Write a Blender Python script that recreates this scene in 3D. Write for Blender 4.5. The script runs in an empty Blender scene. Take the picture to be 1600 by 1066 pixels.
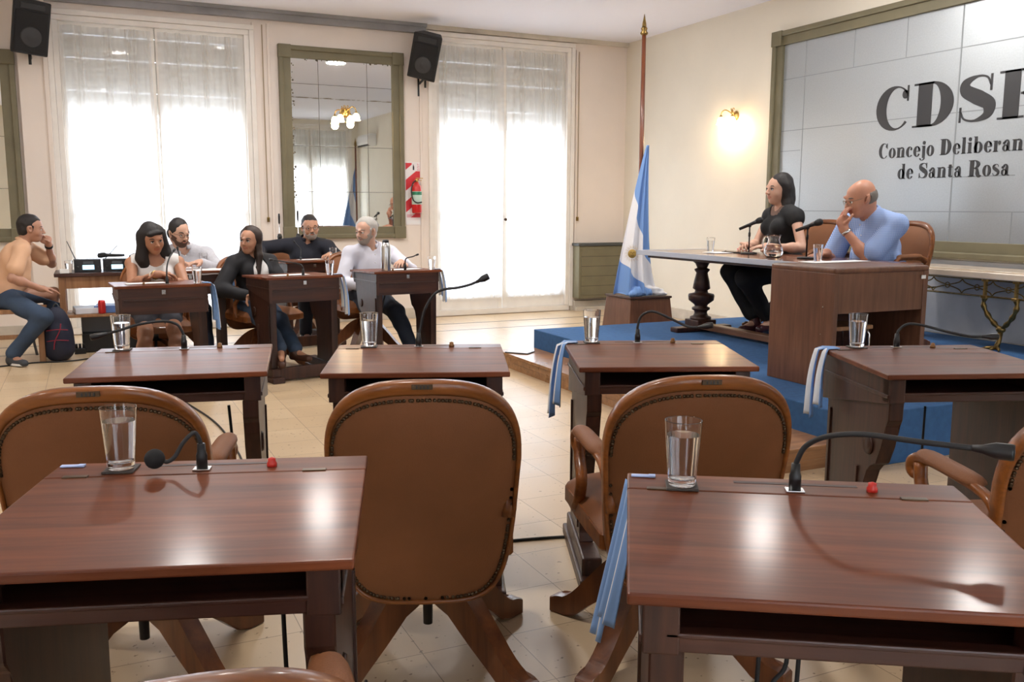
import bpy, bmesh, math, random
import numpy as np
from mathutils import Vector, Matrix
random.seed(4)
SC = bpy.context.scene
COL = SC.collection
PI = math.pi
def R(a): return math.radians(a)

# ---------------------------------------------------------------- camera, sky, exposure
cam_d = bpy.data.cameras.new('camera'); cam = bpy.data.objects.new('camera', cam_d); COL.objects.link(cam)
cam_d.sensor_width = 36; cam_d.lens = 1414.1 / 1600 * 36; cam_d.clip_start = 0.05
_p, _r, _y = R(8.339), R(0.18), R(24.97)
_fw = Vector((math.sin(_y) * math.cos(_p), math.cos(_y) * math.cos(_p), -math.sin(_p)))
_rt = Vector((math.cos(_y), -math.sin(_y), 0)); _up = _rt.cross(_fw)
_r2 = _rt * math.cos(_r) + _up * math.sin(_r); _u2 = -_rt * math.sin(_r) + _up * math.cos(_r)
cam.matrix_world = Matrix(((_r2.x, _u2.x, -_fw.x, 0), (_r2.y, _u2.y, -_fw.y, 0), (_r2.z, _u2.z, -_fw.z, 1.25), (0, 0, 0, 1)))
SC.camera = cam
SC.view_settings.view_transform = 'Standard'; SC.view_settings.look = 'None'
SC.view_settings.exposure = 0.55; SC.view_settings.gamma = 1.0; SC.view_settings.use_curve_mapping = False
SC.cycles.max_bounces = 10; SC.cycles.diffuse_bounces = 5; SC.cycles.glossy_bounces = 5
SC.cycles.transmission_bounces = 8; SC.cycles.transparent_max_bounces = 16
SC.cycles.caustics_refractive = False; SC.cycles.sample_clamp_indirect = 6
SKY = 7.2
w = bpy.data.worlds.new('sky'); SC.world = w; w.use_nodes = True
nt = w.node_tree; bg = nt.nodes['Background']; bg.inputs[1].default_value = SKY
tc = nt.nodes.new('ShaderNodeTexCoord'); sx = nt.nodes.new('ShaderNodeSeparateXYZ'); cr = nt.nodes.new('ShaderNodeValToRGB')
nt.links.new(tc.outputs['Generated'], sx.inputs[0]); nt.links.new(sx.outputs[2], cr.inputs[0]); nt.links.new(cr.outputs[0], bg.inputs[0])
cr.color_ramp.elements[0].position = 0.0; cr.color_ramp.elements[0].color = (.68, .71, .77, 1)
cr.color_ramp.elements[1].position = 0.12; cr.color_ramp.elements[1].color = (.78, .90, 1.08, 1)

YW, XW, XL, YB, ZC = 9.83, 6.12, -4.6, -1.5, 3.25      # window wall, lettered wall, left wall, back wall, ceiling
# window openings as (x0, x1, z0, z1): window wall, then back wall
WIN = [(-.20, 1.60, .06, 3.04), (3.58, 5.34, .06, 3.14)]
WINB = [(-.35, 1.45, .06, 3.04), (4.05, 5.90, .06, 3.10), (-3.9, -2.2, .06, 3.04)]
def portal(x0, x1, z0, z1, y, out):
    l = bpy.data.lights.new('daylight_portal', 'AREA'); l.shape = 'RECTANGLE'; l.size = x1 - x0; l.size_y = z1 - z0; l.cycles.is_portal = True
    o = bpy.data.objects.new('daylight_portal', l); COL.objects.link(o); o.location = ((x0 + x1) / 2, y, (z0 + z1) / 2)
    o.rotation_euler = (R(-90 if out > 0 else 90), 0, 0)
for a in WIN: portal(a[0], a[1], a[2], 2.2, YW + .30, 1)
for a in WINB: portal(a[0], a[1], a[2], 2.2, YB - .30, -1)

# ---------------------------------------------------------------- materials
MATS = {}
def mat(name, col, rough=.5, metal=0, bump=0, bscale=60, var=0, vscale=8, coat=0, trans=0, ior=1.45, emit=None, estr=1, spec=.5, sheen=0, sss=0):
    if name in MATS: return MATS[name]
    m = bpy.data.materials.new(name); m.use_nodes = True; MATS[name] = m
    n = m.node_tree; b = n.nodes['Principled BSDF']
    b.inputs['Base Color'].default_value = (*col, 1); b.inputs['Roughness'].default_value = rough; b.inputs['Metallic'].default_value = metal
    b.inputs['Coat Weight'].default_value = coat; b.inputs['Coat Roughness'].default_value = .2
    b.inputs['Transmission Weight'].default_value = trans; b.inputs['IOR'].default_value = ior; b.inputs['Specular IOR Level'].default_value = spec
    if sheen: b.inputs['Sheen Weight'].default_value = sheen
    if sss:
        b.inputs['Subsurface Weight'].default_value = sss; b.inputs['Subsurface Radius'].default_value = (.012, .005, .003); b.inputs['Subsurface Scale'].default_value = 1
    if emit: b.inputs['Emission Color'].default_value = (*emit, 1); b.inputs['Emission Strength'].default_value = estr
    if var or bump:
        t = n.nodes.new('ShaderNodeTexCoord')
        if var:
            z = n.nodes.new('ShaderNodeTexNoise'); z.inputs['Scale'].default_value = vscale; z.inputs['Detail'].default_value = 5
            n.links.new(t.outputs['Object'], z.inputs['Vector'])
            r = n.nodes.new('ShaderNodeMapRange'); r.inputs[1].default_value = .3; r.inputs[2].default_value = .7; r.inputs[3].default_value = 1 - var; r.inputs[4].default_value = 1 + var
            n.links.new(z.outputs['Fac'], r.inputs[0])
            h = n.nodes.new('ShaderNodeHueSaturation'); h.inputs['Color'].default_value = (*col, 1); n.links.new(r.outputs[0], h.inputs['Value'])
            n.links.new(h.outputs[0], b.inputs['Base Color'])
        if bump:
            z = n.nodes.new('ShaderNodeTexNoise'); z.inputs['Scale'].default_value = bscale; z.inputs['Detail'].default_value = 4
            n.links.new(t.outputs['Object'], z.inputs['Vector'])
            u = n.nodes.new('ShaderNodeBump'); u.inputs['Strength'].default_value = bump; u.inputs['Distance'].default_value = .004
            n.links.new(z.outputs['Fac'], u.inputs['Height']); n.links.new(u.outputs[0], b.inputs['Normal'])
    return m
def wood(name, c1, c2, axis=0, rough=.3, coat=.3, scale=1., rvar=.04, spec=.5, crough=.2):
    """grain stretched along axis, in object space"""
    if name in MATS: return MATS[name]
    m = mat(name, c1, rough, coat=coat, spec=spec); n = m.node_tree; b = n.nodes['Principled BSDF']; b.inputs['Coat Roughness'].default_value = crough
    t = n.nodes.new('ShaderNodeTexCoord'); mp = n.nodes.new('ShaderNodeMapping')
    s = [26 * scale] * 3; s[axis] = 1.6 * scale; mp.inputs['Scale'].default_value = s
    z = n.nodes.new('ShaderNodeTexNoise'); z.inputs['Scale'].default_value = 1; z.inputs['Detail'].default_value = 8; z.inputs['Roughness'].default_value = .62; z.inputs['Distortion'].default_value = .35
    n.links.new(t.outputs['Object'], mp.inputs[0]); n.links.new(mp.outputs[0], z.inputs['Vector'])
    z2 = n.nodes.new('ShaderNodeTexNoise'); z2.inputs['Scale'].default_value = 3.2; z2.inputs['Detail'].default_value = 3
    n.links.new(t.outputs['Object'], z2.inputs['Vector'])
    r = n.nodes.new('ShaderNodeValToRGB'); r.color_ramp.elements[0].position = .34; r.color_ramp.elements[1].position = .68
    r.color_ramp.elements[0].color = (*c1, 1); r.color_ramp.elements[1].color = (*c2, 1)
    n.links.new(z.outputs['Fac'], r.inputs[0])
    h = n.nodes.new('ShaderNodeHueSaturation'); n.links.new(r.outputs[0], h.inputs['Color'])
    q = n.nodes.new('ShaderNodeMapRange'); q.inputs[1].default_value = .3; q.inputs[2].default_value = .7; q.inputs[3].default_value = .8; q.inputs[4].default_value = 1.2
    n.links.new(z2.outputs['Fac'], q.inputs[0]); n.links.new(q.outputs[0], h.inputs['Value']); n.links.new(h.outputs[0], b.inputs['Base Color'])
    q2 = n.nodes.new('ShaderNodeMapRange'); q2.inputs[1].default_value = .3; q2.inputs[2].default_value = .7; q2.inputs[3].default_value = rough - rvar; q2.inputs[4].default_value = rough + rvar
    n.links.new(z2.outputs['Fac'], q2.inputs[0]); n.links.new(q2.outputs[0], b.inputs['Roughness'])
    return m

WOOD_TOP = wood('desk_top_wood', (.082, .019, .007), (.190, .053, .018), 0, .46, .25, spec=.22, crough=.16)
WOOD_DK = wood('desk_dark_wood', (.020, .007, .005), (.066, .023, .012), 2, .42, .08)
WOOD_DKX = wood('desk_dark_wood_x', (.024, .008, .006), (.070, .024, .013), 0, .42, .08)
WOOD_CH = wood('chair_wood', (.12, .034, .006), (.26, .082, .015), 0, .4, .4, spec=.3, crough=.15)
WOOD_CHD = wood('chair_wood_dark', (.075, .022, .007), (.17, .055, .016), 2, .32, .3)
WOOD_ROS = wood('rostrum_wood', (.105, .042, .022), (.170, .072, .038), 2, .42, .1, 1.6)
WOOD_STEP = wood('step_wood', (.21, .095, .035), (.40, .20, .085), 0, .3, .2)
WOOD_TBL = wood('table_wood', (.085, .026, .012), (.17, .055, .026), 1, .2, .5)
WOOD_LT = wood('light_wood', (.24, .11, .045), (.40, .20, .09), 2, .45, .1)
WOOD_POLE = wood('pole_wood', (.10, .028, .012), (.21, .062, .026), 2, .3, .3)
LEATHER = mat('tan_leather', (.185, .070, .026), .55, spec=.3, bump=.25, bscale=350, var=.13, vscale=5)
LEATHER_D = mat('dark_leather', (.13, .075, .05), .42, bump=.2, bscale=300, var=.1)
STUD = mat('antique_brass_stud', (.085, .055, .032), .38, .9)
BRASS = mat('brass', (.60, .40, .14), .28, 1, var=.25, vscale=30)
BRONZE = mat('bronze', (.23, .15, .05), .35, .9, var=.4, vscale=40)
BLACK = mat('black_plastic', (.012, .012, .013), .38)
BLACK_M = mat('black_rubber', (.018, .018, .019), .62)
FOAM = mat('black_foam', (.014, .014, .015), .95)
STEEL = mat('steel', (.62, .62, .62), .25, 1)
CHROME = mat('chrome', (.8, .8, .8), .1, 1)
WHITE = mat('white_plastic', (.78, .78, .76), .4)
PAPER = mat('paper', (.80, .80, .80), .7)
GLASS = mat('clear_glass', (1, 1, 1), .0, trans=1, ior=1.45)
WATER = mat('water', (1, 1, 1), .0, trans=1, ior=1.33)
OLIVE = mat('olive_paint', (.165, .145, .085), .5, var=.1, vscale=5, bump=.1)
CELESTE = mat('celeste_cloth', (.20, .36, .68), .85, sheen=.2)
WCLOTH = mat('white_cloth', (.78, .79, .80), .85, sheen=.2)

# ---------------------------------------------------------------- mesh helpers
class MB:
    def __init__(s): s.bm = bmesh.new()
    def _merge(s, t, M=None):
        if M is not None: bmesh.ops.transform(t, matrix=M, verts=t.verts)
        me = bpy.data.meshes.new('t'); t.to_mesh(me); t.free(); s.bm.from_mesh(me); bpy.data.meshes.remove(me); return s
    def box(s, x0, x1, y0, y1, z0, z1, bev=0, seg=2, M=None):
        t = bmesh.new(); v = [t.verts.new((x, y, z)) for z in (z0, z1) for y in (y0, y1) for x in (x0, x1)]
        for f in ((0, 2, 3, 1), (4, 5, 7, 6), (0, 1, 5, 4), (2, 6, 7, 3), (0, 4, 6, 2), (1, 3, 7, 5)): t.faces.new([v[i] for i in f])
        if bev: bmesh.ops.bevel(t, geom=t.edges[:] , offset=bev, segments=seg, profile=.5, affect='EDGES')
        return s._merge(t, M)
    def hexa(s, pts, bev=0):
        t = bmesh.new(); v = [t.verts.new(p) for p in pts]
        for f in ((3, 2, 1, 0), (4, 5, 6, 7), (0, 1, 5, 4), (1, 2, 6, 5), (2, 3, 7, 6), (3, 0, 4, 7)): t.faces.new([v[i] for i in f])
        if bev: bmesh.ops.bevel(t, geom=t.edges[:], offset=bev, segments=2, profile=.5, affect='EDGES')
        return s._merge(t)
    def grid(s, fn, nu, nv, closeu=False, closev=False, smooth=True):
        t = s.bm; V = [[t.verts.new(fn(i / (nu - (0 if closeu else 1)), j / (nv - (0 if closev else 1)))) for j in range(nv)] for i in range(nu)]
        for i in range(nu if closeu else nu - 1):
            for j in range(nv if closev else nv - 1):
                f = t.faces.new((V[i][j], V[(i + 1) % nu][j], V[(i + 1) % nu][(j + 1) % nv], V[i][(j + 1) % nv])); f.smooth = smooth
        return V
    def tube(s, pts, rad, n=10, caps=True, flat=None):
        """flat=(a,b): elliptical cross-section scale on the frame's two axes"""
        P = [Vector(p) for p in pts]; m = len(P)
        rad = rad if isinstance(rad, (list, tuple)) else [rad] * m
        T = [(P[min(i + 1, m - 1)] - P[max(i - 1, 0)]).normalized() for i in range(m)]
        u = T[0].orthogonal().normalized() if abs(T[0].z) > .95 or flat is None else T[0].cross(Vector((0, 0, 1))).normalized()
        rings = []; a, b = flat or (1, 1)
        for i in range(m):
            u = (u - T[i] * u.dot(T[i])).normalized(); v = T[i].cross(u)
            rings.append([s.bm.verts.new(P[i] + (u * math.cos(2 * PI * k / n) * a + v * math.sin(2 * PI * k / n) * b) * rad[i]) for k in range(n)])
        for i in range(m - 1):
            for k in range(n):
                f = s.bm.faces.new((rings[i][k], rings[i][(k + 1) % n], rings[i + 1][(k + 1) % n], rings[i + 1][k])); f.smooth = True
        if caps:
            s.bm.faces.new(rings[0][::-1]); s.bm.faces.new(rings[-1])
        return s
    def lathe(s, prof, c=(0, 0, 0), n=24, M=None, caps=True, ax=None):
        t = bmesh.new(); rings = [[t.verts.new((r * math.cos(2 * PI * k / n), r * math.sin(2 * PI * k / n), z)) for k in range(n)] for r, z in prof]
        for i in range(len(prof) - 1):
            for k in range(n):
                f = t.faces.new((rings[i][k], rings[i][(k + 1) % n], rings[i + 1][(k + 1) % n], rings[i + 1][k])); f.smooth = True
        if caps:
            if prof[0][0] > 1e-4: t.faces.new(rings[0][::-1])
            if prof[-1][0] > 1e-4: t.faces.new(rings[-1])
        bmesh.ops.remove_doubles(t, verts=t.verts, dist=1e-6)
        M2 = Matrix.Translation(c)
        if ax is not None: M2 = M2 @ Vector((0, 0, 1)).rotation_difference(Vector(ax).normalized()).to_matrix().to_4x4()
        if M is not None: M2 = M @ M2
        return s._merge(t, M2)
    def ell(s, c, r, n=16, M=None):
        t = bmesh.new(); bmesh.ops.create_uvsphere(t, u_segments=n, v_segments=max(6, n // 2), radius=1)
        for f in t.faces: f.smooth = True
        bmesh.ops.scale(t, vec=Vector(r) if hasattr(r, '__len__') else Vector((r, r, r)), verts=t.verts)
        if M is not None: bmesh.ops.transform(t, matrix=M, verts=t.verts)
        bmesh.ops.translate(t, vec=Vector(c), verts=t.verts)
        return s._merge(t)
    def prism(s, out, fn, d0, d1, bev=0):
        """2-D outline, fn(a, b, d) -> point"""
        t = bmesh.new(); A = [t.verts.new(fn(a, b, d0)) for a, b in out]; B = [t.verts.new(fn(a, b, d1)) for a, b in out]; n = len(out)
        t.faces.new(A[::-1]); t.faces.new(B)
        for i in range(n): t.faces.new((A[i], A[(i + 1) % n], B[(i + 1) % n], B[i]))
        if bev: bmesh.ops.bevel(t, geom=t.edges[:], offset=bev, segments=1, profile=.5, affect='EDGES')
        return s._merge(t)
    def build(s, name, m, parent=None, loc=None, recalc=True):
        if recalc: bmesh.ops.recalc_face_normals(s.bm, faces=s.bm.faces)
        me = bpy.data.meshes.new(name); s.bm.to_mesh(me); s.bm.free()
        for k in (m if isinstance(m, (list, tuple)) else [m]): me.materials.append(k)
        o = bpy.data.objects.new(name, me); COL.objects.link(o)
        if parent: o.parent = parent
        if loc: o.location = loc
        return o
def thing(name, label, cat, loc=(0, 0, 0), rz=0, group=None):
    o = bpy.data.objects.new(name, None); COL.objects.link(o); o.location = loc; o.rotation_euler = (0, 0, rz); o.empty_display_size = .1
    return tag(o, label, cat, group)
def tag(o, label, cat, group=None):
    o['label'] = label; o['category'] = cat
    if group: o['group'] = group
    return o
def struct(o): o['kind'] = 'structure'; return o
def kids(o): return [c for c in COL.objects if c.parent == o]
def copy_tree(o, loc, rz, label=None, group=None, parent=None):
    c = o.copy(); COL.objects.link(c)
    if parent is None: c.location = loc; c.rotation_euler = (0, 0, rz)
    else: c.parent = parent
    if label: c['label'] = label
    if group: c['group'] = group
    for k in kids(o): copy_tree(k, None, 0, parent=c)
    return c
def spline(P, n):
    P = [Vector(p) for p in P]; out = []; Q = [P[0] * 2 - P[1]] + P + [P[-1] * 2 - P[-2]]
    for i in range(1, len(Q) - 2):
        for j in range(n):
            t = j / n; a, b, c, d = Q[i - 1:i + 3]
            out.append(.5 * ((2 * b) + (c - a) * t + (2 * a - 5 * b + 4 * c - d) * t * t + (3 * b - a - 3 * c + d) * t ** 3))
    return out + [P[-1]]
# ================================================================= SMOOTH-UNION SURFACE MESHER (bodies and clothes)
class Sdf:
    def __init__(s, lo, hi, h):
        s.lo = np.array(lo, float); s.h = h; s.n = np.ceil((np.array(hi, float) - s.lo) / h).astype(int) + 1
        s.f = np.full(s.n, .5, np.float32)
    def _sl(s, lo, hi, pad):
        a = np.clip(np.floor((np.array(lo) - pad - s.lo) / s.h).astype(int), 0, s.n); b = np.clip(np.ceil((np.array(hi) + pad - s.lo) / s.h).astype(int) + 1, 0, s.n)
        if (b <= a).any(): return None, None
        g = [s.lo[i] + s.h * np.arange(a[i], b[i], dtype=np.float32) for i in range(3)]
        return tuple(slice(a[i], b[i]) for i in range(3)), np.meshgrid(*g, indexing='ij', sparse=True)
    def _mix(s, sl, d, k, sub=False):
        o = s.f[sl]; d = d.astype(np.float32)
        if sub:
            d = -d
            if k > 0: h = np.clip(.5 - .5 * (o - d) / k, 0, 1); s.f[sl] = o + (d - o) * h + k * h * (1 - h)
            else: s.f[sl] = np.maximum(o, d)
        elif k > 0:
            h = np.clip(.5 + .5 * (o - d) / k, 0, 1); s.f[sl] = o * (1 - h) + d * h - k * h * (1 - h)
        else: s.f[sl] = np.minimum(o, d)
    def cap(s, a, b, ra, rb=None, k=0, sub=False):
        rb = ra if rb is None else rb; a = np.array(a, float); b = np.array(b, float); r = max(ra, rb)
        sl, G = s._sl(np.minimum(a, b) - r, np.maximum(a, b) + r, k + 3 * s.h)
        if sl is None: return s
        ab = b - a; L = max(ab @ ab, 1e-12); p = [G[i] - a[i] for i in range(3)]
        t = np.clip((p[0] * ab[0] + p[1] * ab[1] + p[2] * ab[2]) / L, 0, 1)
        d = np.sqrt((p[0] - t * ab[0]) ** 2 + (p[1] - t * ab[1]) ** 2 + (p[2] - t * ab[2]) ** 2) - (ra + t * (rb - ra)); s._mix(sl, d, k, sub); return s
    def ell(s, c, r, k=0, M=None, sub=False):
        c = np.array(c, float); r = np.array(r, float); R_ = max(r)
        sl, G = s._sl(c - R_, c + R_, k + 3 * s.h)
        if sl is None: return s
        p = [G[i] - c[i] for i in range(3)]
        if M is not None: p = [p[0] * M[0][i] + p[1] * M[1][i] + p[2] * M[2][i] for i in range(3)]
        k0 = np.sqrt((p[0] / r[0]) ** 2 + (p[1] / r[1]) ** 2 + (p[2] / r[2]) ** 2); k1 = np.sqrt((p[0] / r[0] ** 2) ** 2 + (p[1] / r[1] ** 2) ** 2 + (p[2] / r[2] ** 2) ** 2)
        d = k0 * (k0 - 1) / np.maximum(k1, 1e-9); s._mix(sl, d, k, sub); return s
    def plane(s, pt, nrm):
        """remove the side the normal points to"""
        n = np.array(nrm, float); n /= np.linalg.norm(n); sl, G = s._sl(s.lo, s.lo + s.h * s.n, 0)
        d = sum((G[i] - pt[i]) * n[i] for i in range(3)); s.f = np.maximum(s.f, d.astype(np.float32)); return s
    def cutbelow(s, z): return s.plane((0, 0, z), (0, 0, -1))
    def noise(s, amp, fr, seed=1):
        sl, G = s._sl(s.lo, s.lo + s.h * s.n, 0); rnd = np.random.RandomState(seed); w_ = 0
        for i in range(5):
            v = rnd.normal(size=3); v /= np.linalg.norm(v); w_ = w_ + np.sin((G[0] * v[0] + G[1] * v[1] + G[2] * v[2]) * fr * (1 + .6 * i) + rnd.rand() * 6 + 1.3 * np.sin((G[0] * v[1] + G[1] * v[2] + G[2] * v[0]) * fr * .7)) / (1 + .5 * i)
        s.f = s.f + (amp * w_ / 2).astype(np.float32); return s
    def mesh(s):
        f = s.f; sg = f < 0; n = f.shape; c = np.zeros([k - 1 for k in n], np.uint8)
        for dx in (0, 1):
            for dy in (0, 1):
                for dz in (0, 1): c += sg[dx:n[0] - 1 + dx, dy:n[1] - 1 + dy, dz:n[2] - 1 + dz]
        I = np.argwhere((c > 0) & (c < 8)); idx = np.full(c.shape, -1, np.int64); idx[tuple(I.T)] = np.arange(len(I))
        acc = np.zeros((len(I), 3)); cnt = np.zeros(len(I))
        E = [((x, y, z), ax) for ax in range(3) for x in (0, 1) for y in (0, 1) for z in (0, 1) if (x, y, z)[ax] == 0]
        for o, ax in E:
            a = I + np.array(o); b = a.copy(); b[:, ax] += 1; fa = f[tuple(a.T)].astype(float); fb = f[tuple(b.T)].astype(float); m = (fa < 0) != (fb < 0)
            t = fa[m] / (fa[m] - fb[m]); q = np.tile(np.array(o, float), (m.sum(), 1)); q[:, ax] += t; acc[m] += q; cnt[m] += 1
        V = s.lo + (I + acc / cnt[:, None]) * s.h; F = []
        for ax in range(3):
            sl0 = [slice(1, -1)] * 3; sl0[ax] = slice(0, -1); sl1 = list(sl0); sl1[ax] = slice(1, None)
            A, B = sg[tuple(sl0)], sg[tuple(sl1)]; J = np.argwhere(A != B); off = np.ones(3, int); off[ax] = 0; P = J + off; inside = A[tuple(J.T)]
            u, v = (ax + 1) % 3, (ax + 2) % 3; du = np.zeros(3, int); du[u] = 1; dv = np.zeros(3, int); dv[v] = 1
            q = [idx[tuple((P - du * a_ - dv * b_).T)] for a_, b_ in ((1, 1), (0, 1), (0, 0), (1, 0))]; q = np.stack(q, 1); q[~inside] = q[~inside][:, ::-1]; F.append(q)
        return V, np.concatenate(F)
def mesh_obj(name, VF, mats, parent=None, origin=None, faceidx=None, link=True):
    V, F = VF; V = V - (np.array(origin) if origin is not None else 0)
    me = bpy.data.meshes.new(name); me.vertices.add(len(V)); me.vertices.foreach_set('co', V.astype(np.float32).ravel())
    me.loops.add(F.size); me.loops.foreach_set('vertex_index', F.astype(np.int32).ravel()); me.polygons.add(len(F)); me.polygons.foreach_set('loop_start', np.arange(0, F.size, F.shape[1], dtype=np.int32)); me.polygons.foreach_set('loop_total', np.full(len(F), F.shape[1], np.int32))
    me.polygons.foreach_set('use_smooth', np.ones(len(F), bool))
    for m in mats: me.materials.append(m)
    if faceidx is not None: me.polygons.foreach_set('material_index', faceidx.astype(np.int32))
    me.update(calc_edges=True); me.validate()
    o = bpy.data.objects.new(name, me); COL.objects.link(o)
    if parent: o.parent = parent
    return o
# ================================================================= SETTING
WALLM = mat('window_wall_paint', (.80, .715, .64), .75, bump=.12, bscale=25, var=.03, vscale=2)
WALLR = mat('cream_wall_paint', (.80, .745, .63), .75, bump=.12, bscale=25, var=.025, vscale=2)
CEILM = mat('ceiling_paint', (.86, .87, .96), .8)
FRAMEW = mat('window_white_paint', (.80, .76, .70), .5, var=.04)
def floor_mat():
    m = mat('cream_floor_tile', (.6, .5, .36), .16); n = m.node_tree; b = n.nodes['Principled BSDF']
    t = n.nodes.new('ShaderNodeTexCoord'); mp = n.nodes.new('ShaderNodeMapping'); mp.inputs['Location'].default_value = (-.23, -.05, 0)
    br = n.nodes.new('ShaderNodeTexBrick'); br.offset = 0; br.squash = 1
    br.inputs['Scale'].default_value = 1; br.inputs['Brick Width'].default_value = .28; br.inputs['Row Height'].default_value = .28; br.inputs['Mortar Size'].default_value = .0016; br.inputs['Mortar Smooth'].default_value = .2
    br.inputs['Color1'].default_value = (.56, .41, .25, 1); br.inputs['Color2'].default_value = (.62, .47, .30, 1); br.inputs['Mortar'].default_value = (.25, .17, .10, 1)
    n.links.new(t.outputs['Object'], mp.inputs[0]); n.links.new(mp.outputs[0], br.inputs['Vector'])
    z = n.nodes.new('ShaderNodeTexNoise'); z.inputs['Scale'].default_value = 45; z.inputs['Detail'].default_value = 2; n.links.new(t.outputs['Object'], z.inputs['Vector'])
    r = n.nodes.new('ShaderNodeValToRGB'); r.color_ramp.elements[0].position = .27; r.color_ramp.elements[0].color = (.35, .28, .2, 1); r.color_ramp.elements[1].position = .33; r.color_ramp.elements[1].color = (1, 1, 1, 1)
    n.links.new(z.outputs['Fac'], r.inputs[0])
    z2 = n.nodes.new('ShaderNodeTexNoise'); z2.inputs['Scale'].default_value = 2.2; n.links.new(t.outputs['Object'], z2.inputs['Vector'])
    q = n.nodes.new('ShaderNodeMapRange'); q.inputs[3].default_value = .85; q.inputs[4].default_value = 1.12; n.links.new(z2.outputs['Fac'], q.inputs[0])
    mx = n.nodes.new('ShaderNodeMix'); mx.data_type = 'RGBA'; mx.blend_type = 'MULTIPLY'; mx.inputs[0].default_value = 1
    n.links.new(br.outputs['Color'], mx.inputs[6]); n.links.new(r.outputs[0], mx.inputs[7])
    h = n.nodes.new('ShaderNodeHueSaturation'); n.links.new(mx.outputs[2], h.inputs['Color']); n.links.new(q.outputs[0], h.inputs['Value']); n.links.new(h.outputs[0], b.inputs['Base Color'])
    q3 = n.nodes.new('ShaderNodeMapRange'); q3.inputs[3].default_value = .24; q3.inputs[4].default_value = .42; n.links.new(z2.outputs['Fac'], q3.inputs[0]); n.links.new(q3.outputs[0], b.inputs['Roughness'])
    return m
mb = MB(); mb.box(XL - .2, XW + .2, YB - .4, YW + .4, -.12, 0); struct(mb.build('floor', floor_mat()))
mb = MB()
for y, wd in ((9.17, .035), (8.66, .025)): mb.box(-4.5, 6.1, y - wd / 2, y + wd / 2, 0, .0012)
mb.box(5.62, 5.65, -1.4, 9.1, 0, .0012)
struct(mb.build('trim_1', mat('dark_border_inlay', (.11, .085, .06), .3)))
mb = MB(); mb.box(XL - .2, XW + .2, YB - .3, YW + .3, ZC, ZC + .15); struct(mb.build('ceiling', CEILM))
def wall_with(name, y0, y1, wins, m):
    mb = MB(); xs = XL - .2
    for x0, x1, z0, z1 in sorted(wins):
        mb.box(xs, x0, y0, y1, 0, ZC); mb.box(x0, x1, y0, y1, z1, ZC); mb.box(x0, x1, y0, y1, 0, z0); xs = x1
    mb.box(xs, XW + .2, y0, y1, 0, ZC); return struct(mb.build(name, m))
wall_with('wall_window_side', YW, YW + .28, WIN, WALLM)
wall_with('wall_back', YB - .28, YB, WINB, WALLR)
mb = MB(); mb.box(XW, XW + .2, YB, YW, 0, ZC); struct(mb.build('wall_right', WALLR))
mb = MB(); mb.box(XL - .2, XL, YB, YW, 0, ZC); struct(mb.build('wall_left', WALLR))
# pilaster left of the big window, plus slim mouldings
mb = MB(); mb.box(-.50, -.28, YW - .05, YW, 0, ZC); mb.box(-.29, -.25, YW - .07, YW, 0, ZC, .004)
struct(mb.build('trim_2', WALLM))
mb = MB()
for x in (1.64, 1.79, 3.44, 5.42): mb.box(x - .012, x + .012, YW - .02, YW, 0, 3.12, .004)
struct(mb.build('trim_3', WALLM))
# grey beam under the ceiling along the window wall
mb = MB(); mb.box(XL, 3.5, YW - .06, YW, 3.15, 3.235, .006); mb.box(XL, 3.5, YW - .09, YW, 3.215, 3.25)
struct(mb.build('trim_4', mat('grey_ceiling_beam', (.30, .30, .31), .45, var=.2, vscale=3)))
mb = MB(); mb.box(3.5, XW, YW - .05, YW, 3.2, ZC); struct(mb.build('trim_5', mat('dusty_cornice', (.55, .50, .42), .8, var=.2, vscale=3)))
BASE = mat('marble_baseboard', (.55, .50, .42), .4, var=.15, vscale=6)
mb = MB()
for a, b in ((XL, -.22), (1.62, 3.56), (5.36, XW)): mb.box(a, b, YW - .025, YW, 0, .12, .004)
struct(mb.build('baseboard_window_side', BASE))
mb = MB(); mb.box(XW - .025, XW, 6.7, YW, 0, .12, .004); mb.box(XW - .025, XW, YB, 3.0, 0, .12, .004); struct(mb.build('baseboard_right', BASE))

# ---- windows: jambs, two leaves, glass, roller shutter, sheer curtains
def curtain_mat(op=.84, nm='sheer_curtain'):
    m = bpy.data.materials.new(nm); m.use_nodes = True; n = m.node_tree; n.nodes.clear()
    o = n.nodes.new('ShaderNodeOutputMaterial'); t = n.nodes.new('ShaderNodeBsdfTransparent'); l = n.nodes.new('ShaderNodeBsdfTranslucent'); d = n.nodes.new('ShaderNodeBsdfDiffuse')
    l.inputs[0].default_value = (.90, .90, .89, 1); d.inputs[0].default_value = (.80, .78, .74, 1)
    a = n.nodes.new('ShaderNodeMixShader'); a.inputs[0].default_value = .4; b = n.nodes.new('ShaderNodeMixShader'); b.inputs[0].default_value = op
    n.links.new(l.outputs[0], a.inputs[1]); n.links.new(d.outputs[0], a.inputs[2]); n.links.new(t.outputs[0], b.inputs[1]); n.links.new(a.outputs[0], b.inputs[2]); n.links.new(b.outputs[0], o.inputs[0])
    return m
CURT = curtain_mat(.80); CURTF = curtain_mat(.68, 'sheer_curtain_gather')
SHUT = mat('shutter_slat', (.66, .63, .56), .55, trans=0)
_n = SHUT.node_tree; _t = _n.nodes.new('ShaderNodeBsdfTranslucent'); _t.inputs[0].default_value = (.55, .54, .50, 1); _m = _n.nodes.new('ShaderNodeMixShader'); _m.inputs[0].default_value = .08
_n.links.new(_n.nodes['Principled BSDF'].outputs[0], _m.inputs[1]); _n.links.new(_t.outputs[0], _m.inputs[2]); _n.links.new(_m.outputs[0], _n.nodes['Material Output'].inputs[0])
PANE = mat('window_pane', (1, 1, 1), .02)
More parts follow.
